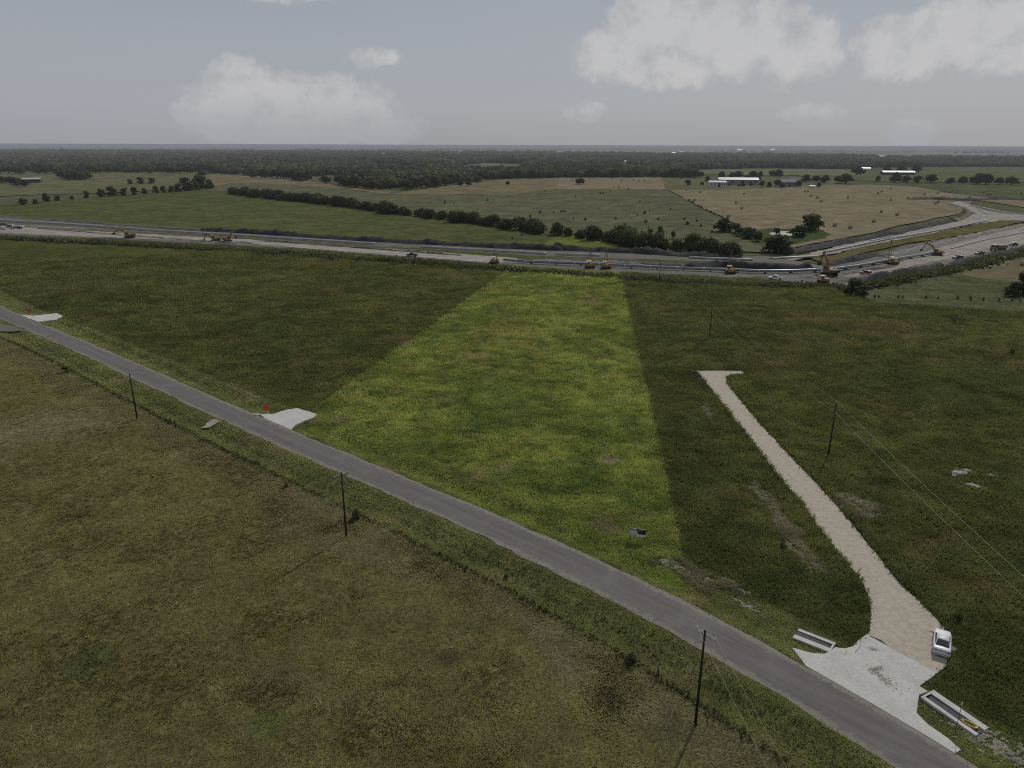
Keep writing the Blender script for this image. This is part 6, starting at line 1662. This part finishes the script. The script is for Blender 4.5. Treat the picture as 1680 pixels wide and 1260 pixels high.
# ------------------------------------------------------------------ farm buildings
M_WALLW = simple('pale_metal_wall', (0.46, 0.45, 0.45), 0.6, 0, 0.12, .4)
M_WALLG = simple('grey_metal_wall', (0.25, 0.24, 0.24), 0.6, 0, 0.15, .4)
M_WALLD = simple('dark_open_shed_wall', (0.06, 0.055, 0.055), 0.8, 0, 0.2, .4)
M_ROOFW = simple('white_metal_roof', (0.44, 0.44, 0.435), 0.45, 0, 0.06, .3)
M_ROOFG = simple('grey_shingle_roof', (0.16, 0.16, 0.165), 0.8, 0, 0.15, .5)
M_ROOFT = simple('tan_roof', (0.34, 0.30, 0.25), 0.7, 0, 0.15, .5)
def building(px, py, L, W, h, rise, rz, label, wall, roof, name='house', cat='house', group=None, open_=False, detail=True):
    x, y = G(px, py)
    t = empty(name, (x, y, 0), rz); tag(t, label, cat, group)
    w = MB().prism([(-W / 2, 0), (W / 2, 0), (W / 2, h), (0, h + rise), (-W / 2, h)], -L / 2, L / 2).build('wall', wall, t)
    w.data.transform(Matrix.Rotation(PI / 2, 4, 'Z'))
    o = W * .06 + .25
    th = .22
    r = MB().prism([(-W / 2 - o, h - rise * o / (W / 2) + .04), (0, h + rise + .04), (W / 2 + o, h - rise * o / (W / 2) + .04), (W / 2 + o, h - rise * o / (W / 2) + th), (0, h + rise + th), (-W / 2 - o, h - rise * o / (W / 2) + th)], -L / 2 - .5, L / 2 + .5).build('roof', roof, t)
    r.data.transform(Matrix.Rotation(PI / 2, 4, 'Z'))
    if detail:
        # camera side is local -y
        MB().box((L * .1, -W / 2 - .03, h * .42), (min(4.2, L * .15), .10, h * .84)).build('door', M_STL if not open_ else M_WALLD, t)
        for k in (-.35, -.15, .3, .42): MB().box((L * k, -W / 2 - .03, h * .58), (L * .06, .10, h * .28)).build('window', M_GLS, t)
    return t
building(1176, 306.5, 23, 12, 6.5, 1.5, R(-8), 'low pale metal barn, nearest building at the left of the farm', M_WALLW, M_ROOFW, 'barn', 'barn')
building(1210, 303.0, 56, 16, 7.5, 2.5, R(-8), 'long grey barn with a white roof behind the pale one on the hay field edge', M_WALLG, M_ROOFW, 'barn', 'barn')
building(1292, 306.0, 20, 13, 6.5, 3.0, R(-12), 'grey two-storey farmhouse behind the yard trees right of the barns', M_WALLG, M_ROOFG, 'farmhouse', 'house')
building(1299, 303.5, 13, 11, 8.0, 3.5, R(-12), 'grey rear wing of the farmhouse with a dark roof', M_WALLG, M_ROOFG, 'farmhouse', 'house')
building(1305, 299.0, 5, 5, 5.5, 1.2, R(-10), 'small white shed right of the grey farmhouse', M_ROOFW, M_ROOFW, 'shed', 'shed')
building(1332, 309.0, 7, 3, 3.0, .4, R(5), 'white box trailer parked on the hay field edge', M_ROOFW, M_ROOFW, 'trailer', 'trailer', None, False, False)
building(1472, 286.5, 62, 16, 5.0, 2.2, R(-3), 'very long low shed with a bright white roof on the far green fields', M_WALLD, M_ROOFW, 'shed', 'shed', None, True)
building(53, 299.5, 24, 12, 5.0, 1.6, R(18), 'low dark open shed with a pale roof at far left', M_WALLD, M_ROOFW, 'shed', 'shed', None, True)
building(34, 298.5, 9, 8, 4.5, 1.2, R(18), 'small dark lean-to left of the open shed at far left', M_WALLD, M_ROOFG, 'shed', 'shed', None, True)
for i, (px, py, L, wh) in enumerate(HOUSES):
    near = py > 262
    building(px, py, L, L * .55, 5.5 + L * .05, L * .12, R(random.uniform(-25, 25)), ('small pale house half hidden among the near trees of the wood' if near else 'tiny pale house far off among the trees of the wood') if wh else ('tan-roofed house standing among the trees of the wood' if near else 'tiny grey-roofed house far off among the trees of the wood'),
             M_WALLW if wh else M_WALLG, M_ROOFW if wh else M_ROOFT, 'house', 'house', ('pale' if wh else 'dull') + (' houses in the near wood' if near else ' houses in the far wood'), False, False)

# ------------------------------------------------------------------ pond
def water_mat():
    m, t = new_mat('still_pond_water')
    pos = t.n('ShaderNodeNewGeometry').outputs['Position']
    n = t.noise(pos, 1.5, 3.0)
    nrm = t.n('ShaderNodeBump', inp={'Strength': 0.05, 'Distance': 0.05, 'Height': n}).outputs[0]
    return finish(m, t, bsdf(t, (0.10, 0.10, 0.085), 0.06, 0, nrm, 1.0))
far('pond_bank', [(1200, 384), (1230, 396), (1262, 404), (1300, 402), (1345, 392), (1365, 385), (1352, 379), (1315, 376), (1262, 375), (1225, 378)], 0.09, dict(RIGHTP, a=(.06, .085, .03), b=(.075, .095, .036)), 6, .8, 61)
sheet('pond', GL([(1262, 382.5), (1266, 386), (1290, 387), (1310, 386.5), (1322, 385), (1322, 382), (1308, 380), (1280, 379.5)]), 0.12, water_mat(), 3, .3, 3)

# ------------------------------------------------------------------ pylons on the horizon
def pylon(px, py, h, label):
    x, y = G(px, py); b = MB(); w = h * .11
    t = empty('transmission_tower', (x, y, 0), .3); tag(t, label, 'pylon')
    for sx in (-1, 1):
        for sy in (-1, 1): b.bar((sx * w, sy * w, 0), (sx * w * .16, sy * w * .16, h * .72), .7, .7, .5, .5)
    b.bar((0, 0, h * .7), (0, 0, h), 1.0, 1.0, .5, .5)
    for k in range(5):
        f0, f1 = k / 5, (k + 1) / 5; q0, q1 = w * (1 - .84 * f0), w * (1 - .84 * f1); z0, z1 = h * .72 * f0, h * .72 * f1
        for sy in (-1, 1):
            b.bar((-q0, sy * q0, z0), (q1, sy * q1, z1), .35, .35); b.bar((q0, sy * q0, z0), (-q1, sy * q1, z1), .35, .35)
    b.build('lattice_mast', M_WALLG, t)
    for zz, l in ((.70, .20), (.82, .17), (.93, .13)): MB().bar((-h * l, 0, h * zz), (h * l, 0, h * zz), .6, .6).build('crossarm', M_WALLG, t)
pylon(1286, 247, 55, 'faint lattice power pylon on the horizon, left one of three at right')
pylon(1391, 247.5, 55, 'faint lattice power pylon on the horizon, middle one of three at right')
pylon(1605, 248, 60, 'faint lattice power pylon on the horizon, rightmost of three')
pylon(113, 244, 60, 'faint tall mast on the horizon at far left')
'''END'''
